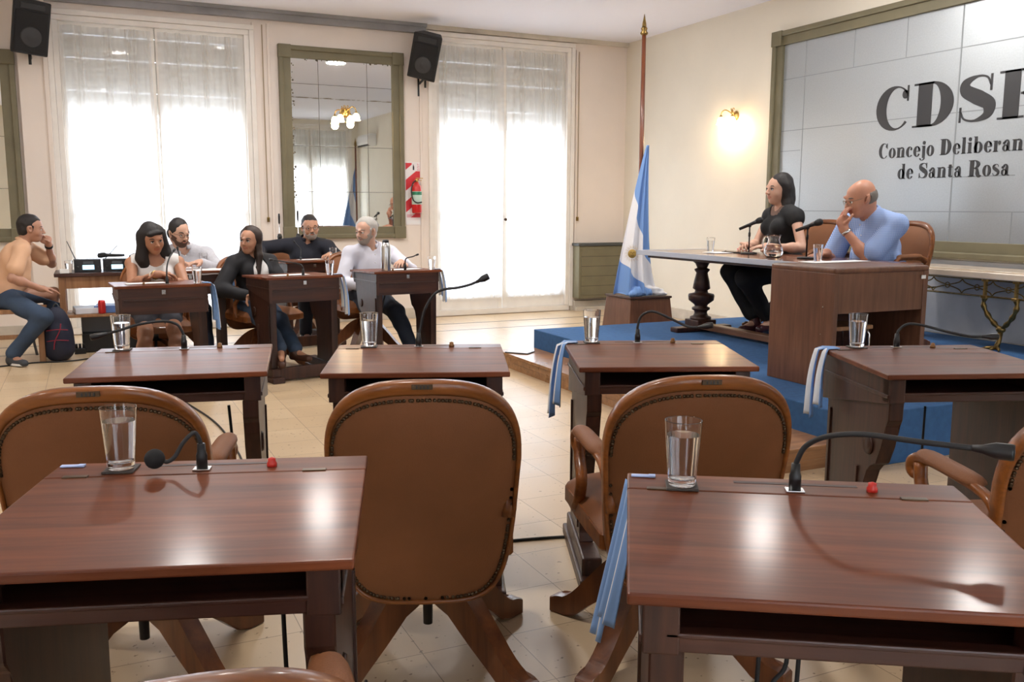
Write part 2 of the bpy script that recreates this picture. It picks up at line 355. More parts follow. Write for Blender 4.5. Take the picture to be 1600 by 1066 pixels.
_n = PANE.node_tree; _t = _n.nodes.new('ShaderNodeBsdfTransparent'); _g = _n.nodes.new('ShaderNodeBsdfGlossy'); _g.inputs['Roughness'].default_value = .02; _m = _n.nodes.new('ShaderNodeMixShader'); _m.inputs[0].default_value = .06
_n.links.new(_t.outputs[0], _m.inputs[1]); _n.links.new(_g.outputs[0], _m.inputs[2]); _n.links.new(_m.outputs[0], _n.nodes['Material Output'].inputs[0])
nwin = [0]
def window(x0, x1, z0, z1, y, s):
    """s=+1: outside towards +y"""
    nwin[0] += 1; root = bpy.data.objects.new('window_%d' % nwin[0], None); COL.objects.link(root); root.location = ((x0 + x1) / 2, y, 0); struct(root)
    W = (x1 - x0) / 2
    def ys(a, b): return (min(a * s, b * s), max(a * s, b * s))
    mb = MB()
    mb.box(-W, -W + .05, *ys(-.02, .12), z0 + .012, z1 - .051, .004); mb.box(W - .05, W, *ys(-.02, .12), z0 + .012, z1 - .051, .004); mb.box(-W, W, *ys(-.02, .12), z1 - .05, z1 - .001, .004)
    mb.box(-W - .05, -W - .001, *ys(-.03, 0), z0, z1, .004); mb.box(W + .001, W + .05, *ys(-.03, 0), z0, z1, .004); mb.box(-W - .05, W + .05, *ys(-.032, 0), z1 + .001, z1 + .05, .004)
    mb.box(-W, W, *ys(-.02, .14), z0 - .05, z0 + .01)
    mb.build('window_frame', FRAMEW, root)
    for sg in (-1, 1):
        a, b = (-W + .05, -.005) if sg < 0 else (.005, W - .05)
        mb = MB(); y_ = ys(.03, .075)
        mb.box(a, a + .055, *y_, z0 + .011, z1 - .051, .004); mb.box(b - .055, b, *y_, z0 + .011, z1 - .051, .004); mb.box(a + .0555, b - .0555, *y_, z1 - .12, z1 - .051)
        mb.box(a + .0555, b - .0555, *y_, z0 + .012, z0 + .2); mb.box(a + .0555, b - .0555, *y_, 1.16, 1.21, .003)
        lf = mb.build('window_leaf', FRAMEW, root)
        mb = MB(); mb.box(a + .05, b - .05, *ys(.052, .056), z0 + .2, z1 - .12); mb.build('pane', PANE, lf)
        # sheer curtain gathered on the leaf, room side
        mb = MB(); rnd = random.Random(nwin[0] * 7 + sg); ph = [rnd.uniform(0, 6.28) for _ in range(6)]; L = b - a
        def cf(u, v):
            x = a + .02 + u * (L - .04); z = z0 + .14 + v * (z1 - .09 - z0 - .14)
            gather = .35 + .65 * abs(v - .45)
            yy = .010 * math.sin(u * 42 + ph[0] + math.sin(v * 3 + ph[1])) + .007 * math.sin(u * 97 + ph[2] + 1.2 * math.sin(v * 2.2)) + .006 * math.sin(u * 19 + ph[3])
            fold = .030 * max(0, math.sin(u * 13 + ph[4] + .5 * math.sin(v * 2.4 + ph[5]))) ** 8
            return (x + .012 * math.sin(u * 26 + ph[3] + v * 2), s * (-.010 + yy * gather - fold), z)
        mb.grid(cf, 300, 16); c = mb.build('curtain', CURT, root, recalc=False)
        # narrow gathered bundles: doubled cloth reads darker against the light
        mb = MB()
        for k in range(3):
            uc = (k + .5 + rnd.uniform(-.25, .25)) / 3; wd = rnd.uniform(.03, .055)
            def bf(u, v, uc=uc, wd=wd):
                x = a + .02 + uc * (L - .04) + (u - .5) * wd * (1 + .5 * v) + .02 * math.sin(v * 2.5 + ph[k]); z = z0 + .14 + v * (z1 - .09 - z0 - .14)
                return (x, s * (-.034 + .006 * math.sin(u * 11 + v * 2)), z)
            mb.grid(bf, 36, 12)
        mb.build('curtain_fold', CURTF, root, recalc=False)
    # roller shutter outside, partly down, light leaking between some slats
    mb = MB(); zb = 2.20; z = zb; i = 0; rnd = random.Random(nwin[0])
    while z < z1:
        mb.box(-W - .02, W + .02, *ys(.17, .184), z, z + .043, .003, 1)
        z += .0435 + (.003 if i in (3, 10, 15) else 0); i += 1
    mb.box(-W - .02, W + .02, *ys(.165, .19), zb - .03, zb)
    mb.build('roller_shutter', SHUT, root)
    return root
for a in WIN: window(*a, YW, 1)
for a in WINB: window(*a, YB, -1)
# balcony outside, so the view through the panes has ground and a parapet
mb = MB(); mb.box(XL, XW, YW + .35, YW + 2.2, -.12, 0); mb.box(XL, XW, YW + 2.1, YW + 2.2, 0, .9); struct(mb.build('trim_6', mat('pale_balcony', (.8, .8, .78), .8)))

# ---- ceiling lights (recessed) : the mirror shows one
def downlight(x, y, lab, e=28):
    t = thing('ceiling_light', lab, 'ceiling light', (x, y, ZC - .001), 0, 'recessed ceiling lights')
    MB().lathe([(.105, 0), (.13, 0), (.13, -.012), (.105, -.006)], n=24, caps=False).build('trim_ring', WHITE, t)
    MB().lathe([(.0, -.004), (.106, -.004)], n=24, caps=False).build('diffuser', mat('lamp_diffuser', (1, 1, 1), .5, emit=(1, .93, .82), estr=6), t)
    l = bpy.data.lights.new('ceiling_light_glow', 'AREA'); l.shape = 'DISK'; l.size = .26; l.energy = LAMP_W; l.color = (1, .965, .93)
    o = bpy.data.objects.new('ceiling_light_glow', l); COL.objects.link(o); o.parent = t; o.location = (0, 0, -.02)
LAMP_W = 23
for x, y, lab in ((-2.4, 2.2, 'recessed ceiling light left of the camera, above the empty floor'), (.45, 2.45, 'recessed ceiling light over the leather chairs, its glow on the nearest left desk'), (5.45, 4.0, 'recessed ceiling light above the marble console by the lettered board'),
                  (-2.4, 6.6, 'recessed ceiling light above the far left corner by the bench'), (.5, 6.6, 'recessed ceiling light above the black-haired woman in white top'), (3.3, 6.9, 'recessed ceiling light whose reflection shows in the tall mirror'),
                  (1.7, 7.6, 'added fill light above the man in the navy shirt, out of view'), (4.9, 5.6, 'added fill light above the woman in black at the long table, out of view')): downlight(x, y, lab)  # this last pair is added fill, out of view, to brighten the window wall

mb = MB(); rnd = random.Random(11)
for i in range(46):
    x = 1.2 + i * .1; mb.lathe([(0, 0), (rnd.uniform(.03, .09), -.001)], c=(x, 2.6 + rnd.uniform(-.05, .05), ZC - .001), n=7, caps=False)
struct(mb.build('trim_10', mat('damp_stain', (.30, .24, .17), .9)))
# ---- framed wall mirrors
def mirror(x0, x1, z0, z1, y, s, label, xs, zs):
    t = thing('wall_mirror', label, 'mirror', ((x0 + x1) / 2, y, z0)); W = (x1 - x0) / 2; H = z1 - z0; fw = .125
    def yb(a, b): return (min(-a * s, -b * s), max(-a * s, -b * s))
    mb = MB()
    for a, b, c, d in ((-W, -W + fw, 0, H), (W - fw, W, 0, H), (-W, W, 0, fw), (-W, W, H - fw, H)):
        mb.box(a, b, *yb(0, .035), c, d, .004)
    for a, b, c, d in ((-W, -W + .05, 0, H), (W - .05, W, 0, H), (-W, W, 0, .05), (-W, W, H - .05, H)): mb.box(a, b, *yb(.03, .055), c, d, .01)
    for a in (-W, W - fw):
        for c in (0, H - fw): mb.box(a - .004, a + fw + .004, *yb(0, .062), c - .004, c + fw + .004, .006)
    mb.build('frame', OLIVE, t)
    mb = MB(); mb.box(-W + fw - .01, W - fw + .01, *yb(.004, .012), fw - .01, H - fw + .01); mb.build('mirror_glass', mat('mirror_silver', (.80, .81, .77), .015, 1), t)
    mb = MB()
    for x in xs: mb.box(x - .0022, x + .0022, *yb(.011, .0132), fw, H - fw)
    for z in zs: mb.box(-W + fw, W - fw, *yb(.011, .0132), z - .002, z + .002)
    mb.build('pane_joint', mat('mirror_joint', (.07, .065, .05), .7), t)
    mb = MB(); rnd = random.Random(5)
    for i in range(70):
        e = rnd.random(); z = H - fw - rnd.random() * H * .75; x = -W + fw + rnd.random() * .03
        if e > .7: x = -W + fw + rnd.random() * (2 * W - 2 * fw); z = H - fw - rnd.random() * .015
        mb.lathe([(0, 0), (rnd.uniform(.003, .011), 0)], c=(x, -.0125 * s, z), n=7, ax=(0, -s, 0), caps=False)
    mb.build('silver_loss', mat('mirror_foxing', (.12, .105, .08), .8), t)['kind'] = 'stuff'
    return t
mirror(1.885, 3.235, .92, 2.92, YW, 1, 'tall olive-framed mirror between the two curtained windows', [-.26, .27], [.50, .98, 1.62]).rotation_euler = (0, 0, R(.6))
mirror(-1.88, -.53, .92, 2.68, YW, 1, 'olive-framed mirror at the far left edge beside the pale pilaster', [-.26, .27], [.50, .98])

# ---- the lettered grey board on the right wall
def board():
    y1, y0, z0, z1 = 7.12, 2.6, .875, 2.92
    t = thing('lettered_wall_board', 'huge olive-framed grey board with black CDSR lettering on the right wall', 'wall board', (XW, 0, 0))
    f = .13; mb = MB()
    for a, b, c, d in ((y0, y0 + f, z0, z1), (y1 - f, y1, z0, z1), (y0, y1, z0, z0 + f), (y0, y1, z1 - f, z1)): mb.box(-.04, 0, a, b, c, d, .004)
    for a, b, c, d in ((y0, y0 + .05, z0, z1), (y1 - .05, y1, z0, z1), (y0, y1, z0, z0 + .05), (y0, y1, z1 - .05, z1)): mb.box(-.062, -.03, a, b, c, d, .01)
    for a in (y0, y1 - f):
        for c in (z0, z1 - f): mb.box(-.07, 0, a - .004, a + f + .004, c - .004, c + f + .004, .006)
    mb.build('frame', OLIVE, t)
    mb = MB(); mb.box(-.012, -.002, y0 + f - .01, y1 - f + .01, z0 + f - .01, z1 - f + .01)
    mb.build('grey_panel', mat('grey_film_panel', (.42, .45, .47), .34, .55, var=.05, vscale=90), t)
    mb = MB(); JT = .0035
    def hl(a, b, z): mb.box(-.0132, -.0118, min(a, b), max(a, b), z - JT, z + JT)
    def vl(y, a, b, q=JT): mb.box(-.0136, -.0118, y - q, y + q, min(a, b), max(a, b))
    hl(6.99, 2.73, 2.47); hl(6.99, 2.73, 1.99); hl(6.99, 2.73, 1.235)
    vl(6.70, 2.47, 2.79); vl(6.11, 2.47, 2.79); vl(5.55, 2.47, 2.79); vl(6.70, 1.235, 2.47); vl(4.3, 2.47, 2.79); vl(4.5, 1.0, 1.235); vl(5.75, 1.0, 1.235); vl(3.9, 1.235, 1.99); vl(3.6, 1.99, 2.47)
    hl(6.99, 6.72, 1.80); hl(5.03, 4.5, 1.50)
    vl(5.03, 1.0, 2.79, .006)
    mb.build('stone_joint_lines', mat('joint_grey', (.25, .27, .28), .6), t)
    # --- lettering: fat-face serif glyphs, built from stems, bowls and hairlines
    def rect(a, b, c, d): return [[(a, b), (c, b), (c, d), (a, d)]]
    def seg(cx, cy, rx, ry, ix, iy, a0=0, a1=360, dx=0, n=28):
        out = []; full = abs(a1 - a0) >= 360
        for i in range(n):
            t0, t1 = R(a0 + (a1 - a0) * i / n), R(a0 + (a1 - a0) * (i + 1) / n)
            out.append([(cx + rx * math.cos(t0), cy + ry * math.sin(t0)), (cx + rx * math.cos(t1), cy + ry * math.sin(t1)), (cx + dx + ix * math.cos(t1), cy + iy * math.sin(t1)), (cx + dx + ix * math.cos(t0), cy + iy * math.sin(t0))])
        return out
    def stroke(P, W, n=7):
        Q = spline([(x, y, 0) for x, y in P], n); m = len(Q); out = []; L = []
        for i, p in enumerate(Q):
            d = (Q[min(i + 1, m - 1)] - Q[max(i - 1, 0)]).normalized(); q = i / (m - 1) * (len(W) - 1); k = min(int(q), len(W) - 2); wd = W[k] + (W[k + 1] - W[k]) * (q - k)
            L.append(((p.x - d.y * wd / 2, p.y + d.x * wd / 2), (p.x + d.y * wd / 2, p.y - d.x * wd / 2)))
        for i in range(m - 1): out.append([L[i][0], L[i + 1][0], L[i + 1][1], L[i][1]])
        return out
    sS = lambda k: stroke([(.64 * k, .76 * k), (.56 * k, .93 * k), (.36 * k, .97 * k), (.14 * k, .86 * k), (.16 * k, .68 * k), (.40 * k, .52 * k), (.62 * k, .36 * k), (.60 * k, .14 * k), (.36 * k, .03 * k), (.14 * k, .08 * k), (.06 * k, .24 * k)], [v * k for v in (.03, .04, .05, .17, .27, .31, .27, .17, .05, .04, .03)])
    G = {
        'C': (.86, seg(.44, .5, .44, .52, .27, .47, 42, 318, .08) + rect(.745, .64, .785, 1.0) + seg(.70, .80, .07, .10, 0, 0)),
        'D': (.96, rect(.10, 0, .42, 1) + rect(0, 0, .46, .045) + rect(0, .955, .46, 1) + seg(.42, .5, .48, .5, .20, .455, -90, 90)),
        'S': (.76, sS(1) + rect(.63, .64, .67, .99) + rect(.03, .01, .07, .34)),
        'R': (1.0, rect(.10, 0, .40, 1) + rect(0, 0, .50, .045) + rect(0, .955, .46, 1) + seg(.42, .74, .44, .26, .17, .215, -90, 90) + stroke([(.46, .50), (.64, .44), (.70, .18), (.80, .03), (1.0, .04)], [.05, .16, .28, .22, .04])),
        'F': (.8, rect(.10, 0, .40, 1) + rect(0, 0, .50, .045) + rect(0, .955, .76, 1)),
        'o': (.66, seg(.32, .33, .31, .35, .10, .31)), 'c': (.58, seg(.31, .33, .30, .35, .12, .31, 40, 320, .05) + seg(.46, .50, .07, .08, 0, 0)),
        'e': (.62, seg(.31, .33, .30, .35, .11, .31, 20, 330, .03) + rect(.28, .32, .58, .36) + seg(.31, .36, .29, .32, .13, .28, 0, 90)),
        'n': (.78, rect(.07, 0, .29, .66) + rect(0, 0, .36, .045) + rect(0, .62, .2, .66) + rect(.46, 0, .68, .48) + rect(.41, 0, .75, .045) + seg(.46, .46, .22, .22, .06, .17, 0, 140)),
        'i': (.40, rect(.07, 0, .29, .66) + rect(0, 0, .36, .045) + rect(0, .62, .2, .66) + seg(.18, .86, .12, .12, 0, 0)),
        'j': (.38, rect(.10, -.12, .32, .66) + rect(.03, .62, .2, .66) + seg(.21, .86, .12, .12, 0, 0) + seg(.10, -.12, .22, .16, .12, .12, 180, 360)),
        'l': (.40, rect(.07, 0, .29, 1.0) + rect(0, 0, .36, .045) + rect(0, .96, .2, 1.0)),
        'b': (.72, rect(.07, 0, .27, 1.0) + rect(0, .96, .2, 1) + seg(.36, .33, .32, .35, .11, .31)),
        'd': (.72, rect(.42, 0, .62, 1.0) + rect(.34, .96, .5, 1) + rect(.5, 0, .7, .045) + seg(.32, .33, .31, .35, .10, .31)),
        'r': (.56, rect(.07, 0, .29, .66) + rect(0, 0, .36, .045) + rect(0, .62, .2, .66) + seg(.44, .53, .10, .12, 0, 0)),
        'a': (.66, rect(.34, .04, .54, .48) + seg(.34, .47, .20, .21, .05, .17, 0, 170) + seg(.26, .19, .22, .20, .08, .15) + seg(.14, .48, .08, .08, 0, 0) + rect(.5, 0, .64, .05)),
        't': (.46, rect(.10, .08, .30, .80) + rect(0, .62, .42, .665) + seg(.27, .12, .17, .12, .05, .08, 180, 350)),
        's': (.54, sS(.70)), ' ': (.34, [])}
    def text(s, ystart, zb, h, adv, name, mt, squeeze=1.0):
        mb = MB(); x = 0
        for ch in s:
            wd, polys = G[ch]
            for P in polys:
                pts = [(ystart - (x + a * squeeze) * h, zb + b * h) for a, b in P]
                area = sum(pts[i][0] * pts[(i + 1) % len(pts)][1] - pts[(i + 1) % len(pts)][0] * pts[i][1] for i in range(len(pts)))
                if abs(area) < 1e-9: continue
                uniq = []
                for p in pts:
                    if all(abs(p[0] - q[0]) + abs(p[1] - q[1]) > 1e-7 for q in uniq): uniq.append(p)
                if len(uniq) > 2: mb.prism(uniq, lambda a, b, d: (d, a, b), -.0155, -.0125)
            x += wd * squeeze + adv
        return mb.build(name, mt, t), x * h
    ink = mat('black_vinyl', (.03, .03, .032), .35)
    _, wl = text('CDSR', 5.825, 1.905, .345, .055, 'large_lettering', ink, 1.22)
    text('Concejo Deliberante', 5.77, 1.675, .122, .065, 'name_lettering', ink, .92)
    text('de Santa Rosa', 5.56, 1.50, .122, .065, 'city_lettering', ink, .92)
board()
# grey panel below the console, and the platform with its wooden step
mb = MB(); mb.box(XW - .015, XW, 2.6, 5.33, .28, .86); struct(mb.build('trim_7', mat('grey_dado', (.45, .46, .48), .35, var=.05)))
CARPET = mat('blue_carpet', (.035, .11, .26), .95, bump=.6, bscale=500, var=.12, vscale=30)
mb = MB(); mb.box(3.26, XW, 3.15, 6.58, 0, .272, .006); struct(mb.build('trim_8', CARPET))
mb = MB()
mb.box(2.93, 3.26, 3.22, 6.58, .10, .122, .003)
mb.box(2.95, 3.26, 3.24, 6.56, .052, .10); mb.box(2.955, 3.26, 3.245, 6.555, 0, .049)
struct(mb.build('trim_9', WOOD_STEP))
# ================================================================= DESKS
DW, DD, ZR, ZF = .582, .521, .76, .750
def make_desk(label):
    t = thing('legislator_desk', label, 'desk'); W, D = DW / 2, DD / 2; st = .095      # flat strip depth
    # sloping lid and the flat rear strip
    mb = MB(); a = D - st
    mb.hexa([(-W, -D, ZF - .017), (W, -D, ZF - .017), (W, a - .001, ZR - .018), (-W, a - .001, ZR - .018), (-W, -D, ZF), (W, -D, ZF), (W, a - .001, ZR), (-W, a - .001, ZR)], .0035)
    mb.build('lid', WOOD_TOP, t)
    mb = MB(); mb.box(-W, W, a + .001, D, ZR - .018, ZR, .003)
    s = mb.build('rear_strip', WOOD_TOP, t)
    mb = MB(); mb.box(-.10, .115, D - .040, D - .028, ZR - .0005, ZR + .0006); mb.build('pen_groove', mat('groove_shadow', (.035, .010, .006), .5), s)
    for x in (.195, -.235):
        mb = MB(); mb.box(x - .022, x + .022, a - .006, a + .008, ZR - .001, ZR + .0022, .001); mb.build('hinge', STUD, t)
    # box body: side cheeks, rear apron, floor and front rail (open towards the sitter)
    w2, y0, y1 = W - .022, -D + .03, D - .018; zb = .575
    for sg in (-1, 1):
        x0, x1 = sorted((sg * w2, sg * (w2 - .022)))
        mb = MB(); mb.hexa([(x0, y0, zb + .078), (x1, y0, zb + .078), (x1, y1, zb), (x0, y1, zb), (x0, y0, ZF - .018), (x1, y0, ZF - .018), (x1, y1, ZR - .019), (x0, y1, ZR - .019)], .002)
        mb.box(sg * w2 - .004, sg * w2 + .004, y0, y1, .668, .680, .002)
        mb.box(min(sg * w2, sg * (w2 - .05)), max(sg * w2, sg * (w2 - .05)), y0 - .006, y0 + .04, .654, ZF - .019, .003)
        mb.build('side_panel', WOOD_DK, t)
    mb = MB(); mb.box(-w2 + .02, w2 - .02, y1 - .02, y1, zb, ZR - .019); mb.box(-w2 + .03, w2 - .03, y1 - .004, y1 + .006, zb + .085, zb + .095, .002)
    ap = mb.build('rear_apron', WOOD_DKX, t)
    mb = MB(); mb.box(-.012, .012, y1, y1 + .004, .70, .728, .001); mb.build('keyhole_plate', STEEL, ap)
    mb = MB(); mb.box(-w2 + .02, w2 - .02, y0 + .02, y1 - .02, .668, .676); mb.build('shelf', WOOD_DKX, t)
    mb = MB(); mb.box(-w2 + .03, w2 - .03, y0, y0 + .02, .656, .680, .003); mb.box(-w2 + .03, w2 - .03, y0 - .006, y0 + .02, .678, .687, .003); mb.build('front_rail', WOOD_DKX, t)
    # shaped pedestal legs on sledge feet
    prof = [(y1, zb + .02), (y0 + .01, zb + .080), (y0 + .012, .595), (y0 + .03, .575), (y0 + .034, .54), (y0 + .05, .50), (y0 + .075, .44), (y0 + .115, .425), (y0 + .14, .40), (y0 + .165, .34), (y0 + .17, .13), (y0 + .15, .10), (y1 - .03, .10), (y1 - .03, zb)]
    for sg in (-1, 1):
        c = sg * (w2 - .034); mb = MB()
        mb.prism(prof, lambda p, q, d: (d, p, q), c - .024, c + .024, .003)
        xo = c + sg * .026
        for p0, p1 in (((y1 - .05, .14), (y1 - .05, .55)), ((y0 + .20, .15), (y0 + .20, .40))): mb.box(xo - .004, xo + .004, p0[0] - .008, p0[0] + .008, p0[1], p1[1], .002)
        mb.box(xo - .004, xo + .004, y0 + .19, y1 - .05, .14, .155, .002)
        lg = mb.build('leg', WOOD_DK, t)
        mb = MB(); mb.lathe([(0, .006), (.012, .008), (.020, .004), (.030, .007), (.034, 0)], c=(xo - sg * .002, y0 + .13, .49), n=20, ax=(sg, 0, 0)); mb.build('medallion', WOOD_DK, lg)
        mb = MB(); mb.box(c - .034, c + .034, -D + .03, D - .01, .035, .10, .008); mb.box(c - .045, c + .045, -D - .015, D + .03, 0, .04, .006); mb.build('foot', WOOD_DK, t)
    mb = MB(); mb.box(-w2 + .05, w2 - .05, y1 - .045, y1 - .010, .012, .105, .006); mb.build('footboard', WOOD_DK, t)
    return t
def desk_pt(d, u, v, z=0):
    c, s = math.cos(d[2]), math.sin(d[2]); return Vector((d[0] + u * c - v * s, d[1] + u * s + v * c, z))
DESKS = {'A': (.124, 1.56, R(-18.1)), 'B': (.999, 1.024, R(-32.2)), 'C': (.246, 3.126, R(-12.1)), 'D': (.979, 2.846, R(-20.9)), 'E': (1.759, 2.61, R(-22.3)), 'F': (2.552, 2.124, R(-20.1)),
         'W': (.404, 6.408, R(182.8)), 'Z': (1.358, 6.801, R(190.3)), 'G': (2.245, 7.068, R(186.3)), 'V': (.70, 7.68, R(180)), 'K': (1.755, 8.33, R(196))}
DL = {'A': 'dark wooden desk nearest the camera on the left, bent microphone curled down', 'B': 'dark wooden desk nearest the camera on the right, bright red button on it',
      'C': 'dark wooden desk at the left whose top mirrors a window as a white glare', 'D': 'dark wooden desk in the middle of its row beside the wooden step', 'E': 'dark wooden desk with a small flag on its left corner, beside the blue platform',
      'F': 'dark wooden desk at far right in front of the tall rostrum', 'W': 'wooden desk of the black-haired woman in a white top', 'Z': 'wooden desk of the long-haired woman in a black blazer',
      'G': 'wooden desk carrying a steel thermos, of the grey-haired man', 'V': 'desk covered with a white cloth in front of the bearded man with glasses', 'K': 'rearmost wooden desk of the dark-shirted man below the tall mirror'}
d0 = make_desk(DL['A']); DO = {}
for k in DESKS:
    x, y, a = DESKS[k]
    if k == 'A': d0.location = (x, y, 0); d0.rotation_euler = (0, 0, a); DO[k] = d0
    else: DO[k] = copy_tree(d0, (x, y, 0), a, DL[k])
for k in ('K',): DO[k].scale = (1, 1, 1.03)
RED = mat('red_button', (.55, .03, .02), .35); AMB = mat('amber_button', (.22, .10, .03), .3)
for k in DESKS:
    if k in 'VK': continue
    mb = MB(); u = .112 if k != 'B' else .135
    mb.lathe([(.0095, 0), (.0095, .006), (.007, .010), (.0075, .015), (0, .018)], c=(u, DD / 2 - .058, ZR), n=14); mb.build('push_button', RED if k in 'AB' else AMB, DO[k])
# ================================================================= SWIVEL CHAIRS
def chair_back_fn(lean=.13, y0=-.215, z0=.268, curve=.9):
    """(x, s, d): across, up along the back (m), outwards to the rear -> point"""
    def f(x, s, d): return (x, y0 - lean * (s / .56) - d + curve * x * x, z0 + s * 1.045)
    return f
def back_outline(inset=0, n=72, top=.0):
    P = []
    for i in range(n):
        th = 2 * PI * i / n; c, s = math.cos(th), math.sin(th)
        if s >= 0: e, b = 2 / 2.7, .20 - inset - top
        else: e, b = 2 / 5.5, .37 - inset
        x = (.217 - inset) * math.copysign(abs(c) ** e, c); z = b * math.copysign(abs(s) ** e, s)
        if s < 0: x *= 1 - .14 * (-z / .37) ** 1.3
        P.append((x, .37 + z))
    return P
def make_chair(label, leather=None, name='swivel_armchair'):
    leather = leather or LEATHER
    t = thing(name, label, 'chair'); F = chair_back_fn()
    # base: four carved legs round a spindle
    for k in range(4):
        a = PI / 4 + k * PI / 2; mb = MB(); up = [(.025, .30), (.08, .285), (.15, .235), (.22, .155), (.28, .085), (.325, .055), (.36, .05)]
        lo = [(.36, .0), (.31, .0), (.27, .012), (.22, .06), (.17, .105), (.13, .125), (.10, .165), (.06, .18), (.025, .185)]
        mb.prism([(p.x, p.z) for p in spline([(x, 0, z) for x, z in up], 3)] + lo, lambda p, q, d, a=a: (p * math.cos(a) - d * math.sin(a), p * math.sin(a) + d * math.cos(a), q), -.024, .024, .005)
        mb.build('leg', WOOD_CHD, t)
    mb = MB(); mb.lathe([(.0, .10), (.012, .10), (.013, .17), (.04, .18), (.045, .30), (.02, .31), (.018, .36), (.09, .365), (.09, .375), (0, .375)], n=20); mb.build('spindle', BLACK, t)
    # seat
    def so(y):  # half width of the seat at depth y
        return .205 + .035 * (y + .22) / .46
    outl = [(so(y) - .001, y) for y in (-.20, -.05, .10, .19)] + [(so(.22) - .015, .225), (so(.24) - .06, .245), (.0, .255), (-so(.24) + .06, .245), (-so(.22) + .015, .225)] + [(-so(y) + .001, y) for y in (.19, .10, -.05, -.20)] + [(-.16, -.225), (.16, -.225)]
    mb = MB(); mb.prism(outl, lambda a, b, d: (a, b, d), .375, .425, .006); mb.build('seat_frame', WOOD_CH, t)
    mb = MB()
    def sf(u, v):
        k = u * (len(outl)); i = int(k) % len(outl); f = k - int(k); a, b = outl[i], outl[(i + 1) % len(outl)]
        x, y = a[0] + (b[0] - a[0]) * f, a[1] + (b[1] - a[1]) * f; r = .985 * (1 - v ** 2.0) if v < 1 else 0
        return (x * (1 - v) * .99, y * (1 - v) * .99, .424 + .05 * (1 - (1 - v) ** 6))
    mb.grid(sf, 64, 9, closeu=True); mb.build('seat_cushion', leather, t)
    # back: frame ring, rear leather, front cushion, studs
    n = 72; A = back_outline(0, n); B = back_outline(.012, n, .022); mb = MB()
    def ring(u, v):
        i = int(round(u * n)) % n; a, b = A[i], B[i]; q = int(round(v * 8)) % 8
        tab = [(0, -.004), (0, .020), (.18, .027), (.8, .027), (1, .018), (1, -.010), (.8, -.016), (.18, -.014)]
        w_, d = tab[q]; return F(a[0] + (b[0] - a[0]) * w_, a[1] + (b[1] - a[1]) * w_, d)
    mb.grid(ring, n, 8, closeu=True, closev=True); mb.build('back_frame', WOOD_CH, t)
    def face(d0, bulge):
        def f(u, v):
            i = int(round(u * n)) % n; b = B[i]; k = 1 - v; x, s = b[0] * k, .36 + (b[1] - .36) * k
            return F(x, s, d0 + bulge * (1 - k ** 4))
        return f
    mb = MB(); mb.grid(face(.019, .006), n, 10, closeu=True); mb.build('rear_upholstery', leather, t)
    mb = MB(); mb.grid(face(-.010, -.035), n, 10, closeu=True); mb.build('back_cushion', leather, t)
    mb = MB(); C = back_outline(.017, 400, .028); per = [0]; 
    for i in range(400): per.append(per[-1] + math.hypot(C[i][0] - C[(i + 1) % 400][0], C[i][1] - C[(i + 1) % 400][1]))
    ns = 178; j = 0
    for q in range(ns):
        L = per[-1] * q / ns
        while per[j + 1] < L: j += 1
        a = C[j % 400]; mb.ell(F(a[0], a[1], .0215), (.0045, .004, .0045), 6)
    mb.build('nail_studs', STUD, t)['kind'] = 'stuff'
    mb = MB(); z = .558; mb.box(-.022, .022, -.003, .003, -.006, .006, .001, M=Matrix.Translation(F(0, z, .028)))
    pl = mb.build('number_plate', STUD, t)
    mb = MB()
    for x in (-.011, -.003, .004, .012): mb.box(x - .0015, x + .0015, -.0042, -.0028, -.0038, .0038, M=Matrix.Translation(F(0, z, .028)))
    mb.build('plate_digits', BLACK, pl)
    # arms
    for sg in (-1, 1):
        mb = MB()
        P = spline([(sg * .190, -.26, .50), (sg * .196, -.235, .585), (sg * .200, -.18, .612), (sg * .206, -.06, .618), (sg * .212, .06, .616), (sg * .214, .105, .600), (sg * .212, .115, .575), (sg * .21, .095, .56)], 4)
        mb.tube(P, [.014] * 4 + [.016] * (len(P) - 8) + [.015, .014, .013, .010], 10, flat=(1.35, .8))
        P = spline([(sg * .212, .085, .60), (sg * .214, .07, .55), (sg * .216, .02, .50), (sg * .218, .035, .44), (sg * .220, .075, .395)], 4)
        mb.tube(P, .0145, 10, flat=(1.1, 1.1)); arm = mb.build('armrest', WOOD_CH, t)
        mb = MB()
        def pf(u, v):
            y = -.185 + .275 * v; r = (max(0, 1 - (2 * v - 1) ** 6)) ** .5; th = 2 * PI * u; x = .200 + .014 * v
            return (sg * x + (.027 * math.cos(th)) * r, y, .624 + (.022 if math.sin(th) > 0 else .008) * math.sin(th) * r)
        mb.grid(pf, 18, 14, closeu=True); mb.build('arm_pad', leather, arm)
    return t
CH = {'C': (-.6, 'leather swivel armchair behind the glass of the nearest left desk'), 'D': (-.6, 'leather swivel armchair standing alone in the middle, whole tall back visible'), 'E': (-.6, 'leather swivel armchair drawn close to the desk beside the blue platform'),
      'F': (-.6, 'leather swivel armchair cut by the right edge, its padded arm in view')}
c0 = make_chair(CH['D'][1])
def chair_at(key, dv, drot=0, du=0, label=None, grp=None, tr=None):
    d = DESKS[key]; p = desk_pt(d, du, dv); return p, d[2] + drot
p, a = chair_at('D', -.60); c0.location = (.80, 2.27, 0); c0.rotation_euler = (0, 0, R(-20.5)); c0.scale = (1.08, 1.06, 1.0)
CHO = {'D': c0}
def place_chair(key, loc, rot, label): CHO[key] = copy_tree(c0, loc, R(rot), label); return CHO[key]
place_chair('C', (.075, 2.50, 0), -14, CH['C'][1])
place_chair('E', (1.43, 2.05, 0), -20, CH['E'][1])
place_chair('F', (2.095, 1.44, 0), -25, CH['F'][1])
place_chair('A', (.02, 1.11, 0), -4, 'leather swivel armchair of which only the top rail shows, bottom left corner')
